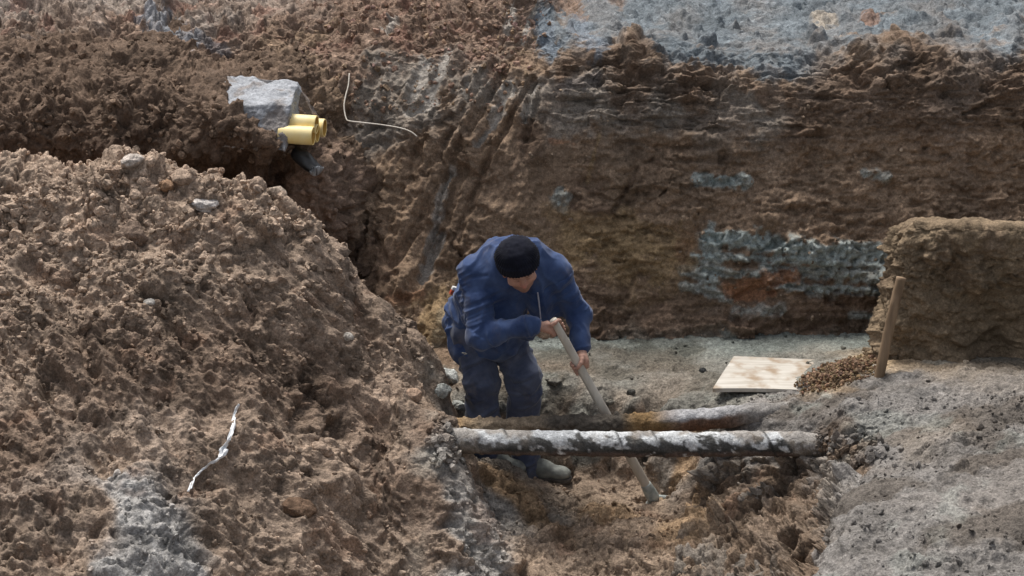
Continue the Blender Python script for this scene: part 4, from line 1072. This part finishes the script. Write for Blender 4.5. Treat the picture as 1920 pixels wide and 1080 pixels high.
# ------------------------------------------------------------------ smooth solids (distance fields -> mesh)
class Field:
    def __init__(s, lo, hi, h):
        s.lo = np.array(lo, float); s.h = h
        s.n = np.ceil((np.array(hi) - s.lo) / h).astype(int) + 1
        s.v = np.full(s.n, 1.0, np.float32)
    def _sub(s, lo, hi):
        a = np.maximum(np.floor((lo - s.lo) / s.h).astype(int), 0); b = np.minimum(np.ceil((hi - s.lo) / s.h).astype(int) + 1, s.n)
        if (b <= a).any(): return None
        g_ = [s.lo[k] + s.h * np.arange(a[k], b[k], dtype=np.float32) for k in range(3)]
        return (slice(a[0], b[0]), slice(a[1], b[1]), slice(a[2], b[2])), np.stack(np.meshgrid(*g_, indexing='ij'), -1).astype(np.float32)
    def _put(s, sl, d, k, op='add'):
        o_ = s.v[sl]
        if op == 'add':
            hh = np.clip(.5 + .5 * (o_ - d) / k, 0, 1)
            s.v[sl] = o_ * (1 - hh) + d * hh - k * hh * (1 - hh)
        else:
            d = -d
            hh = np.clip(.5 - .5 * (o_ - d) / k, 0, 1)
            s.v[sl] = o_ * (1 - hh) + d * hh + k * hh * (1 - hh)
    def cone(s, a, b, r1, r2, k=.02, op='add'):
        a = np.array(a, float); b = np.array(b, float); m = max(r1, r2) + k * 2 + s.h * 3
        q = s._sub(np.minimum(a, b) - m, np.maximum(a, b) + m)
        if q is None: return
        sl, P = q; ab = b - a; L2 = float(ab @ ab) + 1e-9
        t = np.clip(((P - a.astype(np.float32)) @ ab.astype(np.float32)) / L2, 0, 1)
        d = np.linalg.norm(P - a.astype(np.float32) - t[..., None] * ab.astype(np.float32), axis=-1) - (r1 + (r2 - r1) * t)
        s._put(sl, d, k, op)
    def ell(s, c, R, rad, k=.02, op='add'):
        """R rows: local axes in world"""
        c = np.array(c, float); rad = np.array(rad, float); R = np.array(R, float); m = rad.max() + k * 2 + s.h * 3
        q = s._sub(c - m, c + m)
        if q is None: return
        sl, P = q
        l = (P - c.astype(np.float32)) @ R.T.astype(np.float32)
        k0 = np.linalg.norm(l / rad, axis=-1); k1 = np.linalg.norm(l / rad ** 2, axis=-1) + 1e-6
        s._put(sl, (k0 * (k0 - 1) / k1).astype(np.float32), k, op)
    def chain(s, pts, rs, k=.02):
        for i_ in range(len(pts) - 1): s.cone(pts[i_], pts[i_ + 1], rs[i_], rs[i_ + 1], k)
    def mesh(s):
        v = s.v; h = s.h; n = s.n
        ins = v < 0
        c = np.zeros(n - 1, np.int8)
        for dx in (0, 1):
            for dy in (0, 1):
                for dz in (0, 1): c += ins[dx:n[0] - 1 + dx, dy:n[1] - 1 + dy, dz:n[2] - 1 + dz]
        act = (c > 0) & (c < 8); I = np.argwhere(act); m = len(I)
        idx = np.full(n - 1, -1, np.int32); idx[act] = np.arange(m)
        acc = np.zeros((m, 3)); cnt = np.zeros(m)
        corners = [(a, b, d) for a in (0, 1) for b in (0, 1) for d in (0, 1)]
        val = {q: v[I[:, 0] + q[0], I[:, 1] + q[1], I[:, 2] + q[2]] for q in corners}
        for q in corners:
            for axn in range(3):
                if q[axn] == 0:
                    q2 = list(q); q2[axn] = 1; q2 = tuple(q2)
                    a, b = val[q], val[q2]; cr_ = (a < 0) != (b < 0)
                    t = np.where(cr_, a / (a - b + 1e-12), 0)
                    p = np.array(q, float)[None].repeat(m, 0); p[:, axn] += t
                    acc += p * cr_[:, None]; cnt += cr_
        V = (I + acc / cnt[:, None]) * h + s.lo
        Fs = []
        for axn in range(3):
            sl0 = [slice(1, n[k] - 1) for k in range(3)]; sl1 = list(sl0)
            sl0[axn] = slice(0, n[axn] - 1); sl1[axn] = slice(1, n[axn])
            a = ins[tuple(sl0)]; b = ins[tuple(sl1)]
            E = np.argwhere(a != b); o_ = np.array([1, 1, 1]); o_[axn] = 0
            E2 = E + o_
            fl = a[tuple(E.T)]
            u_, w_ = (axn + 1) % 3, (axn + 2) % 3
            def cell(du, dw):
                q = E2.copy(); q[:, u_] -= du; q[:, w_] -= dw
                return idx[tuple(q.T)]
            f = np.stack([cell(1, 1), cell(0, 1), cell(0, 0), cell(1, 0)], -1)
            f[~fl] = f[~fl][:, ::-1]
            Fs.append(f)
        return V, np.concatenate(Fs)

def vnormals(V, F):
    n = np.cross(V[F[:, 2]] - V[F[:, 0]], V[F[:, 3]] - V[F[:, 1]])
    out = np.zeros_like(V)
    for k in range(4): np.add.at(out, F[:, k], n)
    return out / (np.linalg.norm(out, axis=1, keepdims=True) + 1e-12)

def relax(V, F, it=3, f=.5):
    for _ in range(it):
        acc = np.zeros_like(V); cnt = np.zeros(len(V))
        for a, b in ((0, 1), (1, 2), (2, 3), (3, 0)):
            np.add.at(acc, F[:, a], V[F[:, b]]); np.add.at(acc, F[:, b], V[F[:, a]])
            np.add.at(cnt, F[:, a], 1); np.add.at(cnt, F[:, b], 1)
        V = V * (1 - f) + acc / cnt[:, None] * f
    return V

# ------------------------------------------------------------------ the tool: shaft, socket, blade
T0 = at(1037, 599, -.285); T1 = at(1224, 932, -.15)
sa = (T1 - T0) / np.linalg.norm(T1 - T0)
def shaft_at(py):
    t = (py - 599) / (934 - 599)
    return T0 + (T1 - T0) * t
shaftm = mat_noise("ash_wood_handle", (.40, .365, .31), (.56, .52, .45), 14, .6, .25, 40, (1, 1, .25), dist=.002)
steel = mat_noise("worn_steel", (.20, .23, .22), (.38, .41, .39), 24, .5, .4, 60, spec=.5)
root = empty("shovel", T1); tag(root, "long handled shovel with pale wooden shaft held by the man, blade in the soil", "shovel")
ln = np.linspace(0, 1, 8)
rel(tube_obj("handle", np.array([T0 + (T1 - T0) * (t * .955) for t in ln]), [.020, .0225, .0240, .0245, .025, .0255, .026, .026], shaftm, root, 20, 60, .0012, 3), root)
rel(tube_obj("socket", np.array([T0 + (T1 - T0) * t for t in (.925, .95, .98, 1.0, 1.02)]), [.029, .033, .036, .037, .028], steel, root, 20, 24, .001, 4), root)
side = np.cross(sa, [0, 1, 0]); side /= np.linalg.norm(side); fr = np.cross(side, sa)
bs = []
for i_ in range(12):
    t = i_ / 11
    for j_ in range(9):
        s = (j_ / 8 - .5) * 2
        wdt = .095 * min(1, .25 + t * 3) * (1 - .55 * max(0, t - .6) / .4)
        bs.append(sa * (.0 + .20 * t) + side * s * wdt + fr * (.02 * s * s - .012))
o = np_mesh("blade", np.array(bs), grid_faces(12, 9), steel, root)
sm = o.modifiers.new("thickness", 'SOLIDIFY'); sm.thickness = .003

# ------------------------------------------------------------------ the man
pel = at(893, 600, .22); waist = at(908, 556, .12); chest = at(948, 508, -.01); shc = at(964, 488, -.07)
rsh = at(892, 512, -.05); lsh = at(1038, 510, -.03)
rel_ = at(902, 627, -.19); rwr = at(1000, 608, -.285)
lel = at(1086, 588, -.02); lwr = at(1089, 657, -.165)
rhip = at(880, 622, .16); lhip = at(935, 616, .22)
rkn = at(902, 715, .09); lkn = at(983, 708, .12)
rank = at(912, 850, .15); lank = at(990, 866, .15)
hc = at(973, 500, -.24)                      # head centre
# head axes: x = his left, y = face, z = crown
fe = math.radians(-38)
f0 = np.array([0, -math.cos(fe), math.sin(fe)]); c0 = np.array([0, math.sin(fe) * 1.0, 0]);
c0 = np.array([0, -math.sin(-fe), math.cos(fe)]); l0 = np.cross(c0, f0) * -1
if l0[0] < 0: l0 = -l0
yaw = math.radians(13)
f1 = f0 * math.cos(yaw) + l0 * math.sin(yaw); l1 = l0 * math.cos(yaw) - f0 * math.sin(yaw)
roll = math.radians(7)
c1 = c0 * math.cos(roll) - l1 * math.sin(roll); l1 = l1 * math.cos(roll) + c0 * math.sin(roll)
HR = np.stack([l1, f1, c1])
H = lambda x, y, z: hc + x * l1 + y * f1 + z * c1

person = None
B_ = Field((-.62, -.55, -.12), (.62, .55, 1.62), .0036)
# head
B_.ell(H(0, -.012, .03), HR, (.076, .095, .088), .02)
B_.ell(H(0, .015, -.02), HR, (.076, .080, .085), .03)
B_.ell(H(0, .035, -.075), HR, (.060, .058, .052), .03)      # jaw
B_.ell(H(0, .075, -.108), HR, (.022, .018, .016), .02)      # chin
B_.ell(H(0, .082, .022), HR, (.050, .014, .012), .015)      # brow
B_.cone(H(0, .090, .012), H(0, .108, -.032), .009, .0135, .012)      # nose
B_.cone(H(-.012, .094, -.036), H(.012, .094, -.036), .008, .008, .008)
for s in (-1, 1):
    B_.ell(H(s * .032, .092, .000), HR, (.017, .012, .011), .010, 'sub')   # sockets
    B_.ell(H(s * .032, .079, .000), HR, (.012, .012, .010), .004)
    B_.ell(H(s * .052, .062, -.03), HR, (.025, .022, .020), .02)   # cheeks
    B_.ell(H(s * .085, .002, -.022), HR, (.011, .021, .034), .008)    # ears
B_.cone(H(-.02, .088, -.066), H(.02, .088, -.066), .006, .006, .008)
B_.cone(H(-.018, .088, -.078), H(.018, .088, -.078), .007, .007, .008)
B_.cone(H(-.022, .097, -.072), H(.022, .097, -.072), .002, .002, .003, 'sub')
B_.cone(H(0, -.03, -.05), shc + np.array([0, 0, .01]), .058, .068, .03)       # neck
# trunk and limbs, inside the clothes
for a, b, r1, r2 in ((pel, waist, .125, .115), (waist, chest, .115, .125), (chest, shc, .125, .085), (shc, rsh, .075, .062), (shc, lsh, .075, .062),
                     (rsh, rel_, .052, .042), (rel_, rwr, .042, .028), (lsh, lel, .052, .042), (lel, lwr, .042, .028),
                     (pel, rhip, .115, .10), (pel, lhip, .115, .10), (rhip, rkn, .08, .056), (rkn, rank, .056, .04), (lhip, lkn, .08, .056), (lkn, lank, .056, .04)):
    B_.cone(a, b, r1, r2, .03)
# hands: frame round the shaft
e1 = np.array([1.0, 0, 0]) - sa * sa[0]; e1 /= np.linalg.norm(e1)       # to the right
e2 = np.cross(e1, sa); e2 = e2 if e2[1] < 0 else -e2                   # to the viewer
def ring(G_, ang, rad, s):
    a = math.radians(ang)
    return G_ + (math.cos(a) * e1 + math.sin(a) * e2) * rad + sa * s
nails = []
def finger(G_, s0, angs, r0, r1, rad, s1=None, root_=None, k=.006):
    s1 = s0 if s1 is None else s1
    n_ = len(angs)
    pts_ = [ring(G_, a, rad, s0 + (s1 - s0) * i_ / (n_ - 1)) for i_, a in enumerate(angs)]
    if root_ is not None: pts_ = [root_] + pts_
    rs_ = np.linspace(r0, r1, len(pts_))
    B_.chain(pts_, rs_, k)
# left hand (right in the picture): palm right-behind, fingers round the far side and out at the left, thumb across the front
G1 = shaft_at(684)
palm1 = ring(G1, -35, .036, -.004)
B_.cone(lwr, palm1 + e1 * .004, .027, .026, .015)
B_.cone(ring(G1, -20, .035, -.034), ring(G1, -35, .035, .026), .019, .018, .012)
B_.cone(ring(G1, -60, .033, -.030), ring(G1, -70, .033, .030), .016, .015, .012)
for s0, ln_, rr in ((-.030, 100, .0098), (-.010, 92, .0100), (.011, 98, .0095), (.030, 112, .0085)):
    finger(G1, s0, (-75, -120, -165, -205, -225 - (100 - ln_)), rr, rr * .85, .0325, s0 + .004)
finger(G1, -.030, (15, 50, 85, 112), .0125, .0095, .034, -.004, ring(G1, -12, .036, -.028))
# right hand (left in the picture) over the top of the shaft: fingers behind it, thumb lying on top
G2 = shaft_at(612)
B_.cone(rwr, ring(G2, 178, .045, -.012), .026, .027, .015)
B_.cone(ring(G2, 180, .040, -.036), ring(G2, 185, .036, .030), .019, .018, .014)
B_.cone(ring(G2, 165, .050, -.020), ring(G2, 205, .038, .022), .017, .017, .014)
for s0, rr, en in ((-.024, .0100, 330), (-.003, .0102, 340), (.018, .0097, 332), (.037, .0088, 318)):
    finger(G2, s0, (195, 230, 265, 300, en), rr, rr * .85, .0325, s0 + .006)
finger(G2, -.034, (150, 110, 75, 48), .0125, .0092, .033, -.040, ring(G2, 172, .045, -.036))
BV, BF = B_.mesh(); BV = relax(BV, BF, 2, .4)
bn_ = vnormals(BV, BF)
BV = BV + bn_ * (fbm(BV, 60, 2, 181) * .0006)[:, None]
# skin tints: redder hands and nose, stubble on the jaw
sk = np.array([.42, .24, .18]) * np.clip(1 + .15 * fbm(BV, 25, 3, 182), .7, 1.3)[:, None]
loc = (BV - hc) @ HR.T
stub = sstep(-.035, -.06, loc[:, 2]) * (np.linalg.norm(loc, axis=1) < .17)
sk = sk * (1 - .35 * stub[:, None])
nose = np.exp(-((loc[:, 0]) / .02) ** 2 - ((loc[:, 2] + .03) / .02) ** 2) * (loc[:, 1] > .09)
sk = sk * (1 - .3 * nose[:, None] * np.array([0, 1, 1]))
eye = sum(np.exp(-(((loc[:, 0] - s * .032) / .010) ** 2 + ((loc[:, 2] + .004) / .004) ** 2)) for s in (-1, 1)) * (loc[:, 1] > .06)
sk = sk * (1 - .75 * np.clip(eye, 0, 1)[:, None])
brow = sum(np.exp(-(((loc[:, 0] - s * .032) / .018) ** 2 + ((loc[:, 2] - .022) / .005) ** 2)) for s in (-1, 1)) * (loc[:, 1] > .06)
sk = sk * (1 - .7 * np.clip(brow, 0, 1)[:, None])
hands = np.minimum(np.linalg.norm(BV - G1, axis=1), np.linalg.norm(BV - G2, axis=1)) < .11
dirt_ = sstep(.0, .5, fbm(BV, 45, 3, 183)) * hands * .35
sk = sk * (1 - dirt_[:, None]) + np.array([.2, .14, .11]) * dirt_[:, None]
skin = mat_soil("skin", rough=.6, fine=3, bump=.08, grain=.12)
skin.node_tree.nodes["Principled BSDF"].inputs["Specular IOR Level"].default_value = .35
feet = at(960, 897, .15)
person = np_mesh("person", BV - feet, BF, skin, col=sk)
person.location = feet
tag(person, "man in blue work clothes and dark knit cap bending over a shovel", "person")

def fabric(name, c1, c2, weave=420, rough=.9, dust=0.0):
    m = bpy.data.materials.new(name); m.use_nodes = True
    t = m.node_tree; N = t.nodes; L = t.links; b = N["Principled BSDF"]
    b.inputs["Roughness"].default_value = rough; b.inputs["Specular IOR Level"].default_value = .1
    b.inputs["Sheen Weight"].default_value = .2; b.inputs["Sheen Roughness"].default_value = .5
    tc = N.new("ShaderNodeTexCoord")
    n1 = N.new("ShaderNodeTexNoise"); n1.inputs["Scale"].default_value = 9; n1.inputs["Detail"].default_value = 7; n1.inputs["Roughness"].default_value = .65; L.new(tc.outputs["Object"], n1.inputs[0])
    cr = N.new("ShaderNodeValToRGB"); cr.color_ramp.elements[0].position = .35; cr.color_ramp.elements[0].color = (*c1, 1); cr.color_ramp.elements[1].position = .68; cr.color_ramp.elements[1].color = (*c2, 1)
    L.new(n1.outputs[0], cr.inputs[0])
    ns = N.new("ShaderNodeTexNoise"); ns.inputs["Scale"].default_value = 6.5; ns.inputs["Detail"].default_value = 8; ns.inputs["Roughness"].default_value = .72; L.new(tc.outputs["Object"], ns.inputs[0])
    rs = N.new("ShaderNodeMapRange"); rs.inputs["From Min"].default_value = .56; rs.inputs["From Max"].default_value = .74; rs.inputs["To Max"].default_value = dust; L.new(ns.outputs[0], rs.inputs["Value"])
    ms = N.new("ShaderNodeMix"); ms.data_type = 'RGBA'; L.new(rs.outputs[0], ms.inputs["Factor"]); L.new(cr.outputs[0], ms.inputs["A"]); ms.inputs["B"].default_value = (.17, .14, .115, 1)
    L.new(ms.outputs["Result"], b.inputs["Base Color"])
    n2 = N.new("ShaderNodeTexNoise"); n2.inputs["Scale"].default_value = weave; L.new(tc.outputs["Object"], n2.inputs[0])
    bp = N.new("ShaderNodeBump"); bp.inputs["Strength"].default_value = .25; bp.inputs["Distance"].default_value = .002; L.new(n2.outputs[0], bp.inputs["Height"]); L.new(bp.outputs[0], b.inputs["Normal"])
    return m

def folds(V, F, segs, amp, freq, seed):
    """creases round each limb, strongest at its joints"""
    n_ = vnormals(V, F)
    best = np.full(len(V), 9.0); tt = np.zeros(len(V)); ll = np.zeros(len(V))
    for i_, (a, b) in enumerate(segs):
        ab = b - a; Ls = np.linalg.norm(ab); t = np.clip(((V - a) @ ab) / Ls ** 2, -.1, 1.1)
        dd = np.linalg.norm(V - a - t[:, None] * ab, axis=1)
        m_ = dd < best
        best = np.where(m_, dd, best); tt = np.where(m_, t * Ls, tt); ll = np.where(m_, i_ + np.abs(t - .5) * 2 * .0, ll)
    wv = V + np.stack([fbm(V, 5, 2, seed + 1), fbm(V, 5, 2, seed + 2), fbm(V, 5, 2, seed + 3)], -1) * .05
    Q_ = np.stack([wv[:, 0] * 4.5, wv[:, 1] * 4.5, wv[:, 2] * 3.0], -1) + np.stack([tt * freq, tt * freq * .5, ll * 3.7], -1)
    cr_ = lambda n: np.maximum(0, 1 - 3.0 * np.abs(n)) ** 1.5
    r1 = cr_(perlin(Q_, 1.0, seed)) + .7 * cr_(perlin(Q_ + 7.7, 1.7, seed + 1))
    m_ = sstep(-.2, .3, fbm(V, 3.5, 2, seed + 9)) * .9 + .1
    gx = np.stack([wv[:, 0] + wv[:, 2] * .5, wv[:, 1], (wv[:, 2] - wv[:, 0] * .6) * .55], -1)
    r2 = cr_(perlin(gx, 7.0, seed + 5))
    r3 = fbm(V, 5, 2, seed + 7)
    return V + n_ * (amp * 1.1 * m_ * r1 + amp * .8 * r2 + amp * .7 * r3 - amp * .5)[:, None]

# jacket
J = Field((-.60, -.42, .60), (.58, .58, 1.62), .006)
hemL = at(884, 640, .17); hemR = at(940, 632, .16)
for a, b, r1, r2 in ((pel, waist, .158, .150), (waist, chest, .150, .160), (chest, shc, .160, .112), (shc, rsh, .105, .085), (shc, lsh, .105, .085), (chest, rsh, .13, .085), (chest, lsh, .13, .085), (shc + np.array([-.07, .05, -.01]), shc + np.array([.09, .05, -.01]), .125, .12),
                     (rsh, rel_, .078, .072), (lsh, lel, .076, .070), (pel, hemL, .155, .135), (pel, hemR, .150, .135), (chest, at(935, 590, .05), .15, .14), (at(935, 590, .05), at(930, 632, .10), .14, .13),
                     (chest + np.array([-.08, -.02, -.02]), at(905, 600, .02), .11, .10)):
    J.cone(a, b, r1, r2, .035)
J.cone(rel_, rwr + (rel_ - rwr) * .06, .070, .052, .03)
J.cone(lel, lwr + (lel - lwr) * .10, .068, .055, .03)
J.chain([at(1000, 520, -.06), at(1012, 560, -.05), at(1016, 592, -.02), at(985, 625, .04)], [.085, .068, .052, .04], .03)
J.chain([at(1040, 530, -.02), at(1046, 575, .02)], [.06, .045], .03)
for wr_, el_ in ((rwr, rel_), (lwr, lel)):
    dcu = (el_ - wr_) / np.linalg.norm(el_ - wr_)
    J.cone(wr_ + dcu * .022, wr_ + dcu * .052, .049, .050, .006)
# collar standing round the neck
nk = (hc - c1 * .05 - shc); nk /= np.linalg.norm(nk)
ca = np.cross(nk, [0, 0, 1.0]); ca /= np.linalg.norm(ca); cb_ = np.cross(nk, ca)
cc_ = shc + nk * .035
cp = [cc_ + (math.cos(a) * ca + math.sin(a) * cb_) * .088 for a in np.linspace(0, 2 * np.pi, 15)]
J.chain(cp, [.022] * 15, .012)
JV, JF = J.mesh(); JV = relax(JV, JF, 2, .5)
segs = [(pel, chest), (chest, shc), (rsh, rel_), (rel_, rwr), (lsh, lel), (lel, lwr), (pel, hemL)]
for s_, e_ in ((rsh, rel_), (lsh, lel)):           # sleeve seams
    ad = (e_ - s_) / np.linalg.norm(e_ - s_); tj = (JV - s_) @ ad; rj = np.linalg.norm(JV - s_ - tj[:, None] * ad, axis=1)
    JV = JV - vnormals(JV, JF) * (np.exp(-((tj - .035) / .007) ** 2) * .007 * (rj < .13))[:, None]
JV = folds(JV, JF, segs, .014, 13, 191); JV = relax(JV, JF, 1, .3)
denim = fabric("blue_work_cloth", (.022, .041, .108), (.058, .094, .20), dust=.35)
o = np_mesh("jacket", JV - feet, JF, denim, person)
# trousers
Tr = Field((-.60, -.32, -.12), (.50, .58, 1.12), .006)
for a, b, r1, r2 in ((pel, rhip, .135, .118), (pel, lhip, .135, .115), (rhip, rkn, .110, .090), (rkn, at(907, 790, .13), .090, .088), (at(907, 790, .13), rank + np.array([0, 0, -.02]), .088, .085),
                     (lhip, lkn, .110, .090), (lkn, at(980, 790, .17), .088, .090), (at(980, 790, .17), lank + np.array([-.005, 0, -.035]), .090, .088)):
    Tr.cone(a, b, r1, r2, .025)
TV, TF = Tr.mesh(); TV = relax(TV, TF, 2, .5)
TV = folds(TV, TF, [(rhip, rkn), (rkn, rank), (lhip, lkn), (lkn, lank)], .012, 8, 201); TV = relax(TV, TF, 1, .3)
trous = fabric("faded_blue_trousers", (.042, .052, .090), (.10, .115, .165), dust=.6)
np_mesh("trousers", TV - feet, TF, trous, person)
# shoes
shoe_m = mat_noise("dusty_leather", (.11, .115, .105), (.25, .26, .235), 16, .75, .4, 50, dist=.003)
sole_m = mat_noise("rubber_sole", (.05, .045, .04), (.12, .11, .10), 20, .9, .4, 50)
def shoe(ank, dirv):
    dirv = np.array(dirv, float); dirv /= np.linalg.norm(dirv); sd_ = np.array([-dirv[1], dirv[0], 0]); up_ = np.array([0, 0, 1.0])
    zs = ank[2] - .085
    S = lambda x, y, z: np.array([ank[0], ank[1], zs]) + dirv * x + sd_ * y + up_ * z
    f_ = Field(ank - np.array([.36, .36, .2]), ank + np.array([.36, .36, .16]), .004)
    R_ = np.stack([dirv, sd_, up_])
    f_.cone(S(-.03, 0, .045), S(.08, 0, .050), .043, .046, .02)
    f_.cone(S(.08, 0, .048), S(.175, 0, .036), .046, .038, .03)
    f_.ell(S(.19, 0, .036), R_, (.055, .047, .036), .03)
    f_.cone(S(-.01, 0, .06), S(-.005, 0, .13), .046, .050, .03)
    f_.cone(S(.01, 0, .09), S(.10, 0, .06), .040, .036, .03)
    for k in range(4): f_.cone(S(.055 + .022 * k, -.022, .098 - .010 * k), S(.055 + .022 * k, .022, .098 - .010 * k), .0045, .0045, .004)
    V_, F_ = f_.mesh(); V_ = relax(V_, F_, 2, .4); n_ = vnormals(V_, F_)
    V_ = V_ + n_ * (fbm(V_, 22, 3, 211) * .003)[:, None]
    V_[:, 2] = np.maximum(V_[:, 2], zs + .012)
    up = np_mesh("shoe", V_ - feet, F_, shoe_m, person)
    g_ = Field(ank - np.array([.36, .36, .2]), ank + np.array([.36, .36, .16]), .004)
    g_.cone(S(-.035, 0, .012), S(.08, 0, .012), .047, .047, .02); g_.cone(S(.08, 0, .012), S(.20, 0, .012), .047, .050, .02)
    V2, F2 = g_.mesh(); V2[:, 2] = np.clip(V2[:, 2], zs - .006, zs + .016)
    np_mesh("sole", V2 - feet, F2, sole_m, up)
shoe(lank + np.array([.0, -.01, .0]), (1.0, -.22, 0))
shoe(rank, (.85, -.45, 0))
# knit cap with rolled edge
C_ = Field(hc - .22, hc + .22, .0045)
C_.ell(H(0, -.012, .045), HR, (.112, .118, .096), .02)
C_.ell(H(0, -.03, .095), HR, (.092, .094, .055), .05)
cutn = 0
CV, CF = C_.mesh(); CV = relax(CV, CF, 2, .5)
lc = (CV - hc) @ HR.T
rim_z = .036 + .20 * np.maximum(lc[:, 1] - .0, -.03)
nrm_ = vnormals(CV, CF)
low = lc[:, 2] < rim_z
CV = CV - np.where(low, 0, 0)[:, None]
ang = np.arctan2(lc[:, 0], lc[:, 1] + .012)
rib = np.cos(ang * 46) * .0022 * sstep(.16, .1, lc[:, 2])
band = sstep(rim_z + .052, rim_z + .044, lc[:, 2]) * .006
CV = CV + nrm_ * (rib + band + fbm(CV, 16, 3, 221) * .006)[:, None]
keep = ~(low[CF].all(1))
knit = fabric("dark_knit", (.005, .0055, .010), (.012, .013, .022), 300, .95)
knit.node_tree.nodes['Principled BSDF'].inputs['Sheen Weight'].default_value = .05
np_mesh("knit_cap", CV - feet, CF[keep], knit, person)
# hair at the temples
hairm = fabric("dark_hair", (.015, .012, .010), (.04, .032, .026), 500)
Hf = Field(hc - .2, hc + .2, .004)
for s in (-1, 1):
    Hf.ell(H(s * .070, -.025, -.002), HR, (.012, .035, .035), .012)
Hf.ell(H(0, -.075, -.02), HR, (.062, .026, .05), .02)
HV, HF = Hf.mesh(); HV = HV + vnormals(HV, HF) * (fbm(HV, 90, 2, 231) * .002)[:, None]
np_mesh("hair", HV - feet, HF, hairm, person)
# open front edge of the jacket, seen as a pale zip line
zipm = mat_noise("pale_zip", (.30, .30, .36), (.45, .45, .5), 60, .5, .3, 200)
zp = np.array([at(1008, 548, -.135), at(1010, 562, -.13), at(1012, 580, -.12), at(1014, 598, -.11)])
rel(tube_obj("zip", zp, [.004, .0045, .004, .003], zipm, person, 8, 24), person)

# things in his pockets
pk = mat_noise("white_card", (.70, .68, .64), (.82, .80, .78), 20, .6, .1, 80)
pr = mat_noise("red_card", (.45, .08, .04), (.55, .14, .08), 20, .6, .1, 80)
def boxm(name, c, size, rot, mat, parent, z0, z1):
    b = bmesh.new(); bmesh.ops.create_cube(b, size=1)
    for v_ in b.verts: v_.co = Vector((v_.co.x * size[0], v_.co.y * size[1], z0 + (v_.co.z + .5) * (z1 - z0)))
    bmesh.ops.bevel(b, geom=b.edges[:], offset=.002, segments=2, affect='EDGES')
    bmesh.ops.rotate(b, verts=b.verts, matrix=rot)
    me = bpy.data.meshes.new(name); b.to_mesh(me); b.free(); me.materials.append(mat)
    o = bpy.data.objects.new(name, me); COL.objects.link(o); o.parent = parent
    return o
from mathutils import Euler
pc0 = at(846, 552, .18)
root = empty("cigarette_packet", pc0); tag(root, "small white and red packet sticking out of the man's back pocket", "packet")
rt = Euler((.3, .35, .5)).to_matrix()
boxm("packet_body", None, (.028, .018, 0), rt, pr, root, 0, .03)
boxm("packet_lid", None, (.0285, .0185, 0), rt, pk, root, .0302, .05)
pw = at(873, 661, .06)
o = stone("paper_scrap", pw, .055, .028, (.55, .54, .48), "crumpled pale paper scrap poking from the trouser pocket at jacket hem", "paper scrap", None, 97, 1, .1, .45)
